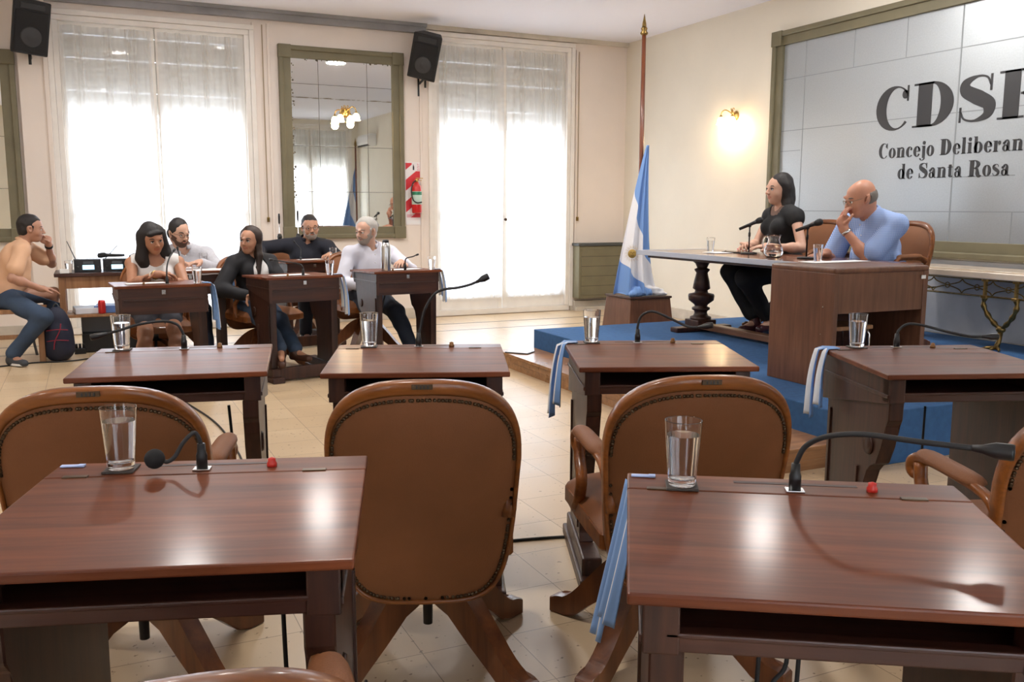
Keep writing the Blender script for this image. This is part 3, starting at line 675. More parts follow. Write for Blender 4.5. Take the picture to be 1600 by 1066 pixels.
place_chair('W', (.40, 6.98, 0), 176, 'leather swivel armchair under the black-haired woman in white top')
place_chair('Z', (1.22, 7.36, 0), 197, 'leather swivel armchair under the long-haired woman in black blazer')
place_chair('G', (2.15, 7.66, 0), 188, 'leather swivel armchair under the grey-haired man in pale shirt')
place_chair('V', (.66, 8.22, 0), 180, 'leather swivel armchair under the bearded man behind the white cloth')
place_chair('K', (1.90, 8.92, 0), 196, 'leather swivel armchair under the dark-shirted man below the mirror')
for key, loc, rot, lb in (('M', (5.10, 4.78, .272), 97, 'high-backed leather armchair under the bald man at the table'), ('N', (5.14, 5.66, .272), 95, 'high-backed leather armchair of the woman in black, partly behind the bald man')):
    c = place_chair(key, loc, rot, lb); c.scale = (1.08, 1.08, 1.04)
CHO['A'].scale = (1.12, 1.06, 1.008)
# ================================================================= ROSTRUM, LONG TABLE, CONSOLE
def rostrum():
    t = thing('rostrum', 'tall reddish wooden rostrum with open kneehole at the table end', 'rostrum', (3.60, 3.65, .272)); H = .668
    mb = MB(); mb.box(0, .035, 0, .50, 0, H - .03, .004); mb.build('side_panel', WOOD_ROS, t)
    mb = MB(); mb.box(.665, .70, 0, .50, 0, H - .03, .004); mb.build('side_panel', WOOD_ROS, t)
    mb = MB(); mb.box(-.004, .704, -.004, .504, H - .035, H, .014, 3); mb.build('top', WOOD_ROS, t)
    mb = MB(); mb.box(.034, .666, .006, .028, H - .25, H - .032, .002); mb.build('apron', wood('rostrum_wood_x', (.115, .046, .024), (.18, .077, .04), 2, .42, .1, 1.6), t)
    mb = MB(); mb.box(.034, .666, .46, .48, .02, H - .03); mb.build('rear_panel', WOOD_DKX, t)
    mb = MB(); mb.box(.64, .672, -.0065, -.003, H - .075, H - .055); mb.build('inventory_label', WHITE, t)
    mb = MB(); mb.box(.30, .665, .03, .40, .01, .16, .004); mb.build('inner_shelf', WOOD_DKX, t)
    mb = MB(); mb.box(-.0025, .0, .07, .08, H - .22, H - .21); mb.box(-.0025, 0, .08, .086, .3, .306); mb.build('screw', STEEL, t)
rostrum()
def stool():
    t = thing('metal_stool', 'chrome-legged stool with a wooden slat inside the rostrum kneehole', 'stool', (3.90, 3.90, .272))
    for x, y in ((-.13, -.1), (.13, -.1), (-.13, .1), (.13, .1)):
        mb = MB(); mb.tube([(x, y, 0), (x, y, .27), (x * .9, y * .9, .30)], .008, 8); mb.build('leg', CHROME, t)
    mb = MB(); mb.box(-.15, .15, -.11, .11, .30, .325, .006); mb.build('seat', WOOD_LT, t)
    mb = MB(); mb.box(-.13, .13, -.108, -.096, .14, .165, .003); mb.build('stretcher', WOOD_LT, t)
stool()
def table():
    t = thing('long_table', 'long wooden presidency table with pale front edge and turned baluster legs', 'table', (4.10, 4.16, .272)); H = .638; L = 2.22; W = .75
    mb = MB(); mb.box(.012, W, 0, L, H - .03, H, .004); mb.build('top', WOOD_TBL, t)
    mb = MB(); mb.box(0, .013, 0, L, H - .034, H + .003, .003); mb.box(0, .035, -.0, L, H, H + .003); mb.box(0, W, L - .012, L + .001, H - .034, H + .003, .002); mb.build('edge_strip', mat('pale_metal_edge', (.50, .53, .60), .4, .3), t)
    mb = MB(); mb.box(.05, W - .04, .05, L - .10, H - .055, H - .03, .003); mb.build('apron', WOOD_DK, t)
    for y in (1.80, .35):
        mb = MB(); pr = [(.075, .09), (.085, .095), (.085, .115), (.06, .125), (.05, .15), (.055, .165), (.072, .175), (.072, .19), (.05, .20), (.055, .215), (.10, .25), (.105, .285), (.10, .30), (.055, .31), (.05, .33), (.07, .345), (.062, .40), (.045, .47), (.06, .49), (.062, .50), (.04, .51), (.055, .545), (.075, .56), (.075, .585)]
        mb.lathe([(0, .09)] + pr + [(0, .585)], c=(.36, y, 0), n=28); mb.box(.27, .45, y - .09, y + .09, .035, .095, .006)
        mb.build('baluster_leg', WOOD_DK, t)
        mb = MB(); mb.box(.10, .64, y - .05, y + .05, 0, .04, .01); mb.build('foot', WOOD_DK, t)
    mb = MB(); mb.box(.32, .40, .40, 1.75, .02, .07, .006); mb.build('stretcher', wood('stretcher_wood', (.10, .045, .022), (.20, .095, .05), 1, .4, .1), t)
table()
def console():
    t = thing('marble_console', 'marble-topped console with brass lattice apron along the right wall', 'console table', (XW, 0, .272)); z = .495
    MAR = mat('cream_marble', (.68, .57, .45), .18, var=.12, vscale=4, coat=.3)
    mb = MB(); mb.box(-.42, -.02, 2.75, 5.14, z, z + .05, .008); mb.box(-.40, -.02, 2.77, 5.12, z + .05, z + .06, .003); mb.build('marble_top', MAR, t)
    mb = MB(); x = -.37; y0, y1 = 2.85, 5.08; za, zb = z - .125, z - .008
    mb.tube([(x, y0, za), (x, y1, za), (-.05, y1, za)], .007, 8); mb.tube([(x, y0, zb), (x, y1, zb), (-.05, y1, zb)], .007, 8)
    n = 9
    for i in range(n):
        a = y0 + (y1 - y0) * i / n; b = y0 + (y1 - y0) * (i + 1) / n; m_ = (a + b) / 2; zm = (za + zb) / 2
        for q in (1, -1):
            mb.tube(spline([(x, a, zm - q * .05), (x, a + .03, zm - q * .025), (x, m_, zm), (x, b - .03, zm + q * .025), (x, b, zm + q * .05)], 4), .0045, 6)
        mb.tube([(x, m_ + .02 * math.cos(j * PI / 4), zm + .02 * math.sin(j * PI / 4)) for j in range(9)], .004, 6)
    mb.build('lattice_apron', BRONZE, t)
    for yc in (4.27, 3.2):
        for yy in (yc - .12, yc + .12):
            mb = MB(); mb.box(x - .02, x + .012, yy - .006, yy + .006, za - .015, zb + .008, .002)
            for zz in (za, zb): mb.box(x - .022, x + .014, yy - .022, yy + .022, zz - .012, zz + .008, .003)
            mb.build('brass_clasp', BRASS, t)
        mb = MB()
        for q in (-1, 1):
            P = spline([(x, yc + q * .12, za), (x, yc + q * .128, za - .06), (x + .01, yc + q * .095, za - .13), (x + .02, yc + q * .042, za - .19), (x + .03, yc, za - .225)], 5)
            mb.tube(P, [.017 + .004 * math.sin(i * 1.4) for i in range(len(P))], 9)
        mb.ell((x + .03, yc, za - .225), (.03, .034, .026), 12)
        mb.tube([(x + .03, yc, za - .23), (x + .02, yc, .06), (x - .01, yc, .012)], [.019, .016, .02], 9)
        for q in (-1, 0, 1): mb.tube([(x - .0, yc, .02), (x - .04, yc + q * .05, .014), (x - .07, yc + q * .07, .008)], [.013, .011, .006], 8)
        mb.build('branching_leg', BRONZE, t)
console()
# ================================================================= SMALL THINGS ON DESKS
def glass_obj(loc, label, h=.117, r1=.033, r0=.0235, fill=.78, group=None):
    o = thing('drinking_glass', label, 'glass', loc, 0, group)
    mb = MB(); w_ = .0018; b = .012
    def rr(z): return r0 + (r1 - r0) * (z / h) ** .8
    pr = [(0, 0), (r0 * .96, 0)] + [(rr(z), z) for z in (.001, .002, .004, .02, h * .4, h * .7, h - .003, h - .001, h)] + [(rr(h) - w_ * .5, h + .0006)] + [(rr(z) - w_, z) for z in (h, h - .001, h - .003, h * .7, h * .4, .02, b + .003, b + .001)] + [(rr(b) - w_ - .001, b), (rr(b) - w_ - .002, b), (0, b)]
    mb.lathe(pr, n=28); mb.build('tumbler', GLASS, o)
    zt = h * fill; mb = MB(); e = .0004
    mb.lathe([(0, b + e), (rr(b) - w_ - .003, b + e)] + [(rr(z) - w_ - e, z) for z in (b + .0015, b + .003, .02, h * .4, zt - .002, zt - .0006)] + [(rr(zt) - w_ - e, zt), (rr(zt) - w_ - .001, zt), (0, zt)], n=28); mb.build('water', WATER, o)
    return o
def coaster(loc, rz, lab):
    mb = MB(); mb.box(-.028, .028, -.028, .028, 0, .004, .001); o = mb.build('coaster', mat('coaster', (.05, .04, .035), .6)); o.location = loc; o.rotation_euler = (0, 0, rz); tag(o, lab, 'coaster'); return o
GD = {'A': (-.165, .205, 'tall water glass on the nearest left desk before a leather chair'), 'B': (-.195, .185, 'tall water glass on the nearest right desk, beside the blue and white ribbon end'),
      'C': (-.21, .205, 'water glass crossed by the bent microphone on the left glaring desk'), 'D': (-.18, .205, 'water glass on the middle desk near the wooden step'), 'E': (-.19, .205, 'water glass on the desk beside the blue platform, near its small flag'),
      'F': (-.165, .215, 'water glass on the far right desk before the rostrum')}
for k, (u, v, lb) in GD.items():
    p = desk_pt(DESKS[k], u, v, ZR + .0005); coaster(p, DESKS[k][2], 'dark square coaster on the ' + {'A': 'nearest left desk', 'B': 'nearest right desk', 'C': 'left glaring desk', 'D': 'middle desk', 'E': 'desk beside the blue platform', 'F': 'far right desk'}[k])
    glass_obj((p.x, p.y, ZR + .0048), lb)
for k, u, v, lb in (('W', -.215, .20, 'water glass on the desk of the black-haired woman in white'), ('Z', -.215, .20, 'water glass on the desk of the woman in black blazer'), ('G', -.23, .20, 'water glass on the desk with the steel thermos, right corner')):
    p = desk_pt(DESKS[k], u, v, ZR + .001); glass_obj(p, lb, h=.105)
p = desk_pt(DESKS['V'], -.13, .0, .785); glass_obj(p, 'water glass beside the bearded man on the white cloth', h=.10)
p = desk_pt(DESKS['K'], -.27, .10, .785); glass_obj(p, 'empty-looking glass on the rearmost desk near the grey-haired man', h=.10, fill=.5)
for p, lb in (((4.49, 5.90, .915), 'water glass alone on the long table, left of the microphone'), ((4.30, 4.52, .915), 'water glass between the glass jug and the bald man')): glass_obj(p, lb, h=.11)
def mic(key, u, v, pts, label, tipd, th=.0125, tl=.05, cone=True, base=True):
    """pts in desk space above the strip, last one is where the head starts; tipd: head direction"""
    d = DESKS[key]; o = thing('gooseneck_microphone', label, 'microphone', desk_pt(d, u, v, ZR + .0005), d[2])
    mb = MB(); mb.box(-.016, .016, -.012, .012, 0, .0035, .001); mb.build('base_plate', STEEL, o)
    mb = MB(); mb.lathe([(.0, .003), (.0105, .003), (.0105, .028), (.0085, .034), (.0075, .05), (0, .05)], n=14); mb.build('connector', BLACK, o)
    P = spline([(0, 0, .045)] + pts, 6); mb = MB(); mb.tube(P, .0048 if cone else .0040, 9); mb.build('gooseneck', BLACK_M, o)
    e = Vector(pts[-1]); q = Vector(tipd).normalized(); mb = MB()
    mb.lathe([(0, -.004), (.0055, 0), (.007, tl * .25), (th, tl * .6), (th, tl), (th * .92, tl + .004), (0, tl + .005)], c=e, n=16, ax=q); mb.build('microphone_head', FOAM if not cone else BLACK, o)
    if not cone:
        bpy.data.objects.remove(kids(o)[-1]); MB().ell(e + q * .014, .0185, 18).build('foam_ball', FOAM, o)
    return o
mic('A', -.015, .192, [(-.004, 0, .062), (-.012, -.004, .072), (-.03, -.010, .055), (-.045, -.016, .030), (-.058, -.02, .022), (-.066, -.02, .026)], 'gooseneck microphone bent down to a round foam head, nearest left desk', (-.9, -.3, .25), .019, .030, False)
mic('B', .0, .185, [(.002, 0, .055), (.014, -.01, .085), (.045, -.03, .108), (.10, -.05, .118), (.17, -.085, .118), (.247, -.113, .117)], 'long gooseneck microphone curving to the right, nearest right desk', (.9, -.35, 0), .0135, .055)
mic('C', -.005, .188, [(-.004, 0, .062), (-.02, -.005, .088), (-.06, -.02, .102), (-.13, -.05, .098), (-.19, -.07, .082), (-.23, -.08, .072)], 'gooseneck microphone arching left across a glass, left glaring desk', (-1, -.3, -.2), .0105, .05)
mic('D', -.005, .200, [(.008, 0, .07), (.022, -.0, .13), (.055, -.005, .185), (.09, -.01, .205), (.14, -.015, .212), (.18, -.02, .222), (.205, -.025, .232)], 'tall gooseneck microphone rising to the right, middle desk', (.9, -.1, .45), .0125, .045)
mic('E', -.02, .200, [(.0, 0, .062), (.012, -.004, .10), (.05, -.02, .118), (.11, -.04, .095), (.17, -.06, .068), (.205, -.075, .066)], 'gooseneck microphone bowed right, on the desk beside the blue platform', (1, -.3, .2), .0115, .05)
mic('F', -.02, .21, [(.005, 0, .062), (.03, -.01, .085), (.08, -.02, .082), (.16, -.04, .062), (.23, -.06, .048), (.275, -.07, .047)], 'gooseneck microphone stretched low to the right, far right desk', (1, -.25, 0), .0115, .05)
mic('W', -.03, .19, [(.0, 0, .075), (-.008, -.02, .12), (-.03, -.07, .165), (-.06, -.12, .20)], 'gooseneck microphone leaning towards the woman in the white top', (-.35, -.4, .4), .008, .025)
mic('Z', -.01, .19, [(.0, 0, .06), (.02, -.02, .085), (.10, -.05, .10), (.19, -.07, .115)], 'gooseneck microphone pointing at the woman in black blazer', (1, -.2, .15), .010, .03)
mic('G', .0, .19, [(.0, 0, .055), (-.004, 0, .085), (-.025, -.01, .098), (-.08, -.03, .105), (-.11, -.035, .115)], 'small gooseneck microphone on the desk with the thermos', (-1, -.1, .3), .008, .022)
mic('V', .06, .10, [(.0, 0, .075), (.0, -.01, .12), (.005, -.03, .15)], 'gooseneck microphone upright before the bearded man with glasses', (.1, -.3, .9), .009, .03)
mic('K', .06, .1, [(.0, 0, .075), (-.01, -.02, .12), (.02, -.05, .17)], 'gooseneck microphone before the dark-shirted man under the mirror', (.4, -.3, .6), .009, .03)
# small flags draped over the desk corners
def corner_flag(key, label, L=.30, seed=0, w_=.085, tuck=False):
    d = DESKS[key]; o = thing('table_flag', label, 'flag', desk_pt(d, -DW / 2, DD / 2 - .06, ZR), d[2]); rnd = random.Random(seed)
    for j, (off, ln) in enumerate(((-.022, L * .82), (.020, L))):
        mb = MB(); ph = rnd.random() * 6
        def f(u, v):
            s = v * (ln + .05); y = off + (u - .5) * w_ * (.55 + .35 * v) + .006 * math.sin(v * 5 + ph); fold = .010 * math.sin(u * 9 + ph) * (.3 + v)
            if tuck: q = s; return (.014 - .050 * (q / L) ** 1.0 - .018 * (u - .5) + fold * .6 - j * .008, y * .8 + .062, -.022 - q)
            if s < .05: return (.048 - s, y * (.5 + 6 * s), .0045 + .002 * math.sin(u * 9 + ph))
            q = s - .05; return (-.006 - .03 * (1 - math.exp(-q * 9)) + fold - j * .012, y, .003 - q - .02 * abs(u - .5) * v)
        V = mb.grid(f, 13, 22); mb.bm.faces.ensure_lookup_table(); k = 0
        for i in range(12):
            for jj in range(21):
                mb.bm.faces[k].material_index = 1 if 4 <= i < 8 else 0; k += 1
        c = mb.build('flag_tail', [CELESTE, WCLOTH], o, recalc=False); m = c.modifiers.new('cloth', 'SOLIDIFY'); m.thickness = .0015
    return o
corner_flag('E', 'small light blue and white flag over the desk corner beside the blue platform', .27, 1)
corner_flag('F', 'small light blue and white flag hanging before the rostrum side panel', .24, 2, .07)
corner_flag('B', 'small light blue and white flag hanging off the nearest right desk', .27, 3, .07, True)
corner_flag('W', 'small white and blue flag on the desk of the black-haired woman', .30, 4)
corner_flag('Z', 'small white and blue flag on the desk of the blazer woman', .30, 5)
corner_flag('G', 'small light blue and white flag on the desk with the thermos', .26, 6)
corner_flag('V', 'small white and blue flag on the cloth-covered desk', .28, 7)
def ribbon_end(key, u, v, lab):
    mb = MB(); mb.box(-.022, .022, -.006, .006, 0, .003, .001); mb.box(.010, .022, -.0062, .0062, .0002, .0036); o = mb.build('folded_ribbon', [mat('ribbon', (.42, .52, .80), .7)]); p = desk_pt(DESKS[key], u, v, ZR + .001)
    o.location = p; o.rotation_euler = (0, 0, DESKS[key][2]); tag(o, lab, 'ribbon')
ribbon_end('A', -.262, .235, 'blue and white ribbon end on the nearest left desk corner')
ribbon_end('B', -.262, .236, 'blue and white ribbon end on the nearest right desk corner')
# table microphones, jug, pens, papers
def stand_mic(loc, d, label):
    o = thing('table_microphone', label, 'microphone', loc)
    MB().lathe([(0, 0), (.062, 0), (.064, .006), (.058, .011), (.012, .014), (0, .014)], n=28).build('stand_base', BLACK, o)
    MB().lathe([(0, .012), (.0055, .012), (.0055, .13), (.009, .132), (.009, .16), (.0055, .165), (.0055, .205), (0, .205)], n=12).build('stand_pole', BLACK, o)
    q = Vector(d).normalized(); c = Vector((0, 0, .222)); mb = MB()
    mb.tube([c - Vector((0, 0, .02)), c + Vector((0, 0, .006))], [.010, .016], 12); mb.build('mic_clip', BLACK_M, o)
    mb = MB(); mb.lathe([(0, -.085), (.011, -.085), (.0135, .03), (.016, .05), (0, .05)], c=c, n=16, ax=q); bd = mb.build('mic_body', BLACK, o)
    MB().lathe([(0, .048), (.016, .048), (.021, .06), (.024, .075), (.022, .092), (.013, .102), (0, .105)], c=c, n=16, ax=q).build('mic_grille', mat('mic_grille', (.03, .03, .03), .5, .6, bump=.8, bscale=900), o)
stand_mic((4.56, 5.52, .912), (.75, -.55, .42), 'black microphone on round stand before the woman in black')
stand_mic((4.50, 4.84, .912), (.70, -.75, .40), 'black microphone on round stand before the bald man')
def jug():
    o = thing('glass_jug', 'round-bellied glass water jug on the long table', 'jug', (4.40, 5.06, .912)); w_ = .0025
    pr = [(.045, 0), (.062, .012), (.070, .035), (.064, .065), (.046, .10), (.040, .125), (.046, .15), (.050, .158)]
    inn = [(r - w_, z + (.004 if i == 0 else 0)) for i, (r, z) in enumerate(pr)][::-1]
    MB().lathe([(0, 0)] + pr + inn + [(0, .005)], n=32).build('jug_body', GLASS, o)
    MB().lathe([(0, .0056), (.041, .0056), (.0588, .0125), (.0668, .035), (.0608, .065), (.0500, .088), (0, .088)], n=32).build('water', WATER, o)
    mb = MB(); mb.tube(spline([(-.012, .046, .14), (-.018, .075, .145), (-.022, .092, .11), (-.02, .085, .07), (-.014, .066, .05)], 5), .006, 10); mb.build('handle', GLASS, o)
jug()
def flatbox(name, sz, loc, rz, m, label, cat, grp=None, bev=.001):
    mb = MB(); mb.box(-sz[0] / 2, sz[0] / 2, -sz[1] / 2, sz[1] / 2, 0, sz[2], bev, 1); o = mb.build(name, m); o.location = loc; o.rotation_euler = (0, 0, rz); return tag(o, label, cat, grp)
flatbox('paper_sheet', (.21, .42, .002), (4.30, 4.36, .9135), R(10), PAPER, 'white paper sheets before the bald man on the table', 'paper', bev=0)
flatbox('paper_sheet', (.46, .12, .002), (4.02, 4.075, .942), R(4), PAPER, 'white paper sheets lying along the back of the rostrum top', 'paper', bev=0)
flatbox('notebook', (.15, .21, .008), (4.62, 5.72, .912), R(5), BLACK, 'dark notebook before the woman in black', 'notebook')
flatbox('paper_sheet', (.15, .21, .002), (4.44, 5.74, .9135), R(-8), PAPER, 'white paper between the table glass and the microphone', 'paper', bev=0)
def pen(a, b, m, label, r=.0035):
    mb = MB(); mb.tube([a, Vector(a).lerp(Vector(b), .9), b], [r, r, r * .3], 8); return tag(mb.build('pen', m), label, 'pen')
pen((4.70, 5.97, .918), (4.60, 5.86, .918), BLACK, 'black pen lying beside the lone table glass')
pen((4.56, 5.66, .945), (4.66, 5.57, .915), mat('pink_pen', (.7, .08, .15), .4), 'pink pen held by the woman in black')
for k, u, v, s, lb in (('W', .09, .09, (.24, .17), 'white papers under the forearms of the black-haired woman'), ('Z', .06, .10, (.28, .18), 'white papers on the desk of the woman in blazer'), ('G', -.02, .10, (.30, .19), 'white papers beside the steel thermos'), ('K', -.03, .1, (.22, .16), 'white papers before the dark-shirted man')):
    d = DESKS[k]; p = desk_pt(d, u, v, 0); p.z = (ZR if k != 'K' else .783) + .004 - (DD / 2 - .095 - v) * .024 * (1 if v < .165 else 0); flatbox('paper_sheet', (s[0], s[1] * .6, .002), p, d[2] + R(6), PAPER, lb, 'paper', bev=0).rotation_euler[0] = 0
# the steel thermos
p = desk_pt(DESKS['G'], .17, .205, ZR + .001)
t = thing('steel_thermos', 'tall brushed steel thermos standing on a wooden desk', 'thermos', p)
MB().lathe([(0, 0), (.037, 0), (.038, .004), (.038, .185), (.034, .205), (.026, .222), (0, .222)], n=28).build('body', STEEL, t)
MB().lathe([(0, .221), (.024, .221), (.025, .226), (.025, .238), (.020, .243), (0, .243)], n=24).build('stopper', BLACK, t)
# white cloth over the bearded man's desk
d = DESKS['V']; mb = MB()
def clf(u, v):
    x = -.31 + .62 * u; y = -.28 + .50 * v; z = .767 + (.0 if v > .3 else -.012)
    if x < -.29 or x > .29: z -= .035
    if v > .96: z -= .035; y += .04
    return (x, y, z + .002 * math.sin(u * 23) * math.sin(v * 17))
mb.grid(clf, 30, 24); o = mb.build('desk_cloth', mat('blush_white_cloth', (.72, .68, .68), .85)); o.location = (d[0], d[1] , 0); o.rotation_euler = (0, 0, d[2]); m = o.modifiers.new('thick', 'SOLIDIFY'); m.thickness = .003
tag(o, 'white cloth spread over the desk of the bearded man', 'cloth')
# phone / tablet on the step
t = thing('tablet', 'black-framed tablet with a pale sheet at the step corner', 'tablet', (3.04, 6.38, .122), R(-50))
mb = MB(); mb.box(-.10, .10, -.07, .07, 0, .008, .003); mb.build('case', BLACK, t)
mb = MB(); mb.box(-.09, .09, -.06, .06, .008, .0095); mb.build('screen', PAPER, t)
# ================================================================= FLAG AND PLINTH
def flag_set(cx, cy, label, lab2, lab3, main=True):
    H = .45 if main else .3
    t = thing('flag_plinth', lab2, 'plinth', (cx, cy, 0)); mb = MB(); a, b = .255, .215
    mb.hexa([(-a, -a, 0), (a, -a, 0), (a, a, 0), (-a, a, 0), (-b, -b, H - .02), (b, -b, H - .02), (b, b, H - .02), (-b, b, H - .02)], .004); mb.build('body', WOOD_ROS, t)
    mb = MB(); mb.box(-b - .012, b + .012, -b - .012, b + .012, H - .02, H, .005); mb.build('top_board', WOOD_DKX, t)
    t = thing('flagpole', lab3, 'flagpole', (cx, cy, H)); mb = MB(); mb.lathe([(0, 0), (.03, .0), (.03, .03), (.021, .05), (.021, 1.2), (.019, 2.36), (0, 2.36)], n=16); mb.build('pole', WOOD_POLE, t)
    mb = MB(); mb.lathe([(0, 2.35), (.028, 2.355), (.036, 2.37), (.022, 2.39), (.030, 2.41), (.016, 2.43), (0, 2.435)], n=16); mb.build('collar', BRONZE, t)
    mb = MB(); mb.prism([(-.024, 2.42), (.024, 2.42), (.014, 2.45), (.010, 2.48), (0, 2.54), (-.010, 2.48), (-.014, 2.45)], lambda p, q, d: (p, d, q), -.006, .006, .003); mb.build('spear_finial', BRONZE, t)
    f = thing('national_flag', label, 'flag', (cx, cy, H))
    # cloth gathered at the pole, falling in folds; columns are celeste / white / celeste
    top = 1.36 if main else 1.9
    mb = MB(); nu, nv = 96, 120
    def ff(u, v):
        # u: across the cloth (0 = edge at the pole), v: 0 top .. 1 bottom
        z = top * (1 - v) + .015
        spread = (.02 + (.33 if main else .46) * v ** .9); fold = math.sin(u * 17 + 1.5 * v) * .035 * (.25 + v) + math.sin(u * 31 + 2) * .012 * v
        x = .035 - spread * (u ** .85) * (1.0) + (.10 * v ** 6) * (1 - u); y = -.04 - fold - .10 * v * math.sin(u * PI) - .03
        z2 = z - .0 * u
        return (x, y, max(z2, .012 + .02 * abs(math.sin(u * 20)) * (v > .9)))
    mb.grid(ff, nu, nv)
    mat('flag_celeste', (.16, .30, .60), .8, sheen=.3); mat('flag_white', (.74, .73, .75), .8, sheen=.3)
    FM = bpy.data.materials.get('flag_striped') or mat('flag_striped', (.74, .73, .75), .8, sheen=.3)
    if 'stripe' not in [q.name for q in FM.node_tree.nodes]:
        n_ = FM.node_tree; at = n_.nodes.new('ShaderNodeAttribute'); at.name = 'stripe'; at.attribute_name = 'white_band'; gt = n_.nodes.new('ShaderNodeMath'); gt.operation = 'GREATER_THAN'; gt.inputs[1].default_value = 0
        mx = n_.nodes.new('ShaderNodeMix'); mx.data_type = 'RGBA'; mx.inputs[6].default_value = (.16, .30, .60, 1); mx.inputs[7].default_value = (.74, .73, .75, 1)
        n_.links.new(at.outputs['Fac'], gt.inputs[0]); n_.links.new(gt.outputs[0], mx.inputs[0]); n_.links.new(mx.outputs[2], n_.nodes['Principled BSDF'].inputs['Base Color'])
    c = mb.build('cloth', FM, f, recalc=False); at = c.data.attributes.new('white_band', 'FLOAT', 'POINT'); va = []
    for i in range(nu):
        for j in range(nv):
            u, v = i / (nu - 1), j / (nv - 1)
            va.append(min(((v - .30) / .50 - (1 - u)) * .5, .76 + .26 * (1 - u) - v) if main else .14 - abs(v + .45 * (u - .5) - .40))
    at.data.foreach_set('value', va); m = c.modifiers.new('thick', 'SOLIDIFY'); m.thickness = .002
    if main:
        # bunched foot of the cloth lying on the plinth
        for nm, m_, pts, sd in (('bunched_hem', MATS['flag_celeste'], [(-.19, -.18, .03), (-.12, -.15, .045), (-.05, -.15, .045), (.02, -.17, .03)], 2), ('bunched_hem', MATS['flag_white'], [(.03, -.13, .05), (.09, -.15, .04), (.15, -.17, .028), (.19, -.18, .018)], 5)):
            S = Sdf((-.30, -.30, -.01), (.30, .05, .14), .006)
            for i in range(len(pts) - 1): S.cap(pts[i], pts[i + 1], pts[i][2] * .95, pts[i + 1][2] * .95, .02)
            S.noise(.008, 55, sd); S.cutbelow(.002); mesh_obj(nm, S.mesh(), [m_], f)
        # golden sun with face and rays
        SUN = mat('sun_gold', (.42, .27, .06), .6); SUND = mat('sun_brown', (.13, .07, .02), .7); c = Vector((-.235, -.25, .40)); mb = MB(); qv = Vector((-.25, -1, .05)).normalized()
        rx = Vector((0, 0, 1)).cross(qv).normalized(); ry = qv.cross(rx)
        def P2(r, a, d=.0): return c + (rx * math.cos(a) * .92 + ry * math.sin(a)) * r + qv * d
        for k in range(32):
            a = 2 * PI * k / 32; w_ = .075 if k % 2 else .06; L = .092 if k % 2 == 0 else .082; t_ = mb.bm; vs = [t_.verts.new(P2(.040, a - w_, .004)), t_.verts.new(P2(L, a + (.04 if k % 2 else 0), .003)), t_.verts.new(P2(.040, a + w_, .004)), t_.verts.new(P2(.055, a, .008))]
            t_.faces.new((vs[0], vs[1], vs[3])); t_.faces.new((vs[1], vs[2], vs[3]))
        mb.build('sun_rays', SUN, f, recalc=False)
        mb = MB(); mb.lathe([(0, .012), (.030, .010), (.040, .003), (.040, 0)], c=c, n=28, ax=qv); fc = mb.build('sun_face', SUN, f)
        mb = MB()
        for a, r in ((R(40), .020), (R(140), .020)): mb.lathe([(0, .0135), (.005, .012), (.006, .009)], c=P2(r, a), n=8, ax=qv)
        mb.tube([P2(.020, R(215), .0115), P2(.021, R(270), .0125), P2(.020, R(325), .0115)], .002, 5); mb.tube([P2(.015, R(90), .012), P2(.006, R(270), .014)], .002, 5)
        mb.build('sun_features', SUND, fc)
flag_set(4.66, 7.2, 'light blue and white flag with golden sun hanging from the tall pole', 'flared wooden plinth behind the blue platform holding the flagpole', 'tall dark wooden flagpole with spear tip in the room corner')
flag_set(5.88, -.95, 'second light blue flag, seen only in the tall mirror', 'wooden plinth of the flag seen in the mirror', 'wooden flagpole seen only in the tall mirror', False)
for x, h_, lab in ((1.965, 1.22, 'thin steel microphone stand in front of the tall mirror, right one'), (1.775, 1.19, 'thin steel microphone stand in front of the tall mirror, left one')):
    t = thing('microphone_stand', lab, 'microphone stand', (x, 9.45, 0))
    MB().lathe([(0, 0), (.11, 0), (.11, .012), (.02, .02), (0, .02)], n=24).build('round_base', BLACK, t)
    MB().lathe([(0, .01), (.008, .01), (.008, .95), (.005, .96), (.005, h_ - .09), (0, h_ - .09)], n=10).build('pole', STEEL, t)
    MB().lathe([(0, .93), (.022, .93), (.026, .955), (.018, .985), (0, .985)], n=14).build('clutch', BLACK, t)
    MB().lathe([(0, h_ - .10), (.009, h_ - .10), (.011, h_ - .03), (.008, h_), (0, h_)], n=12).build('microphone_head', BLACK, t)
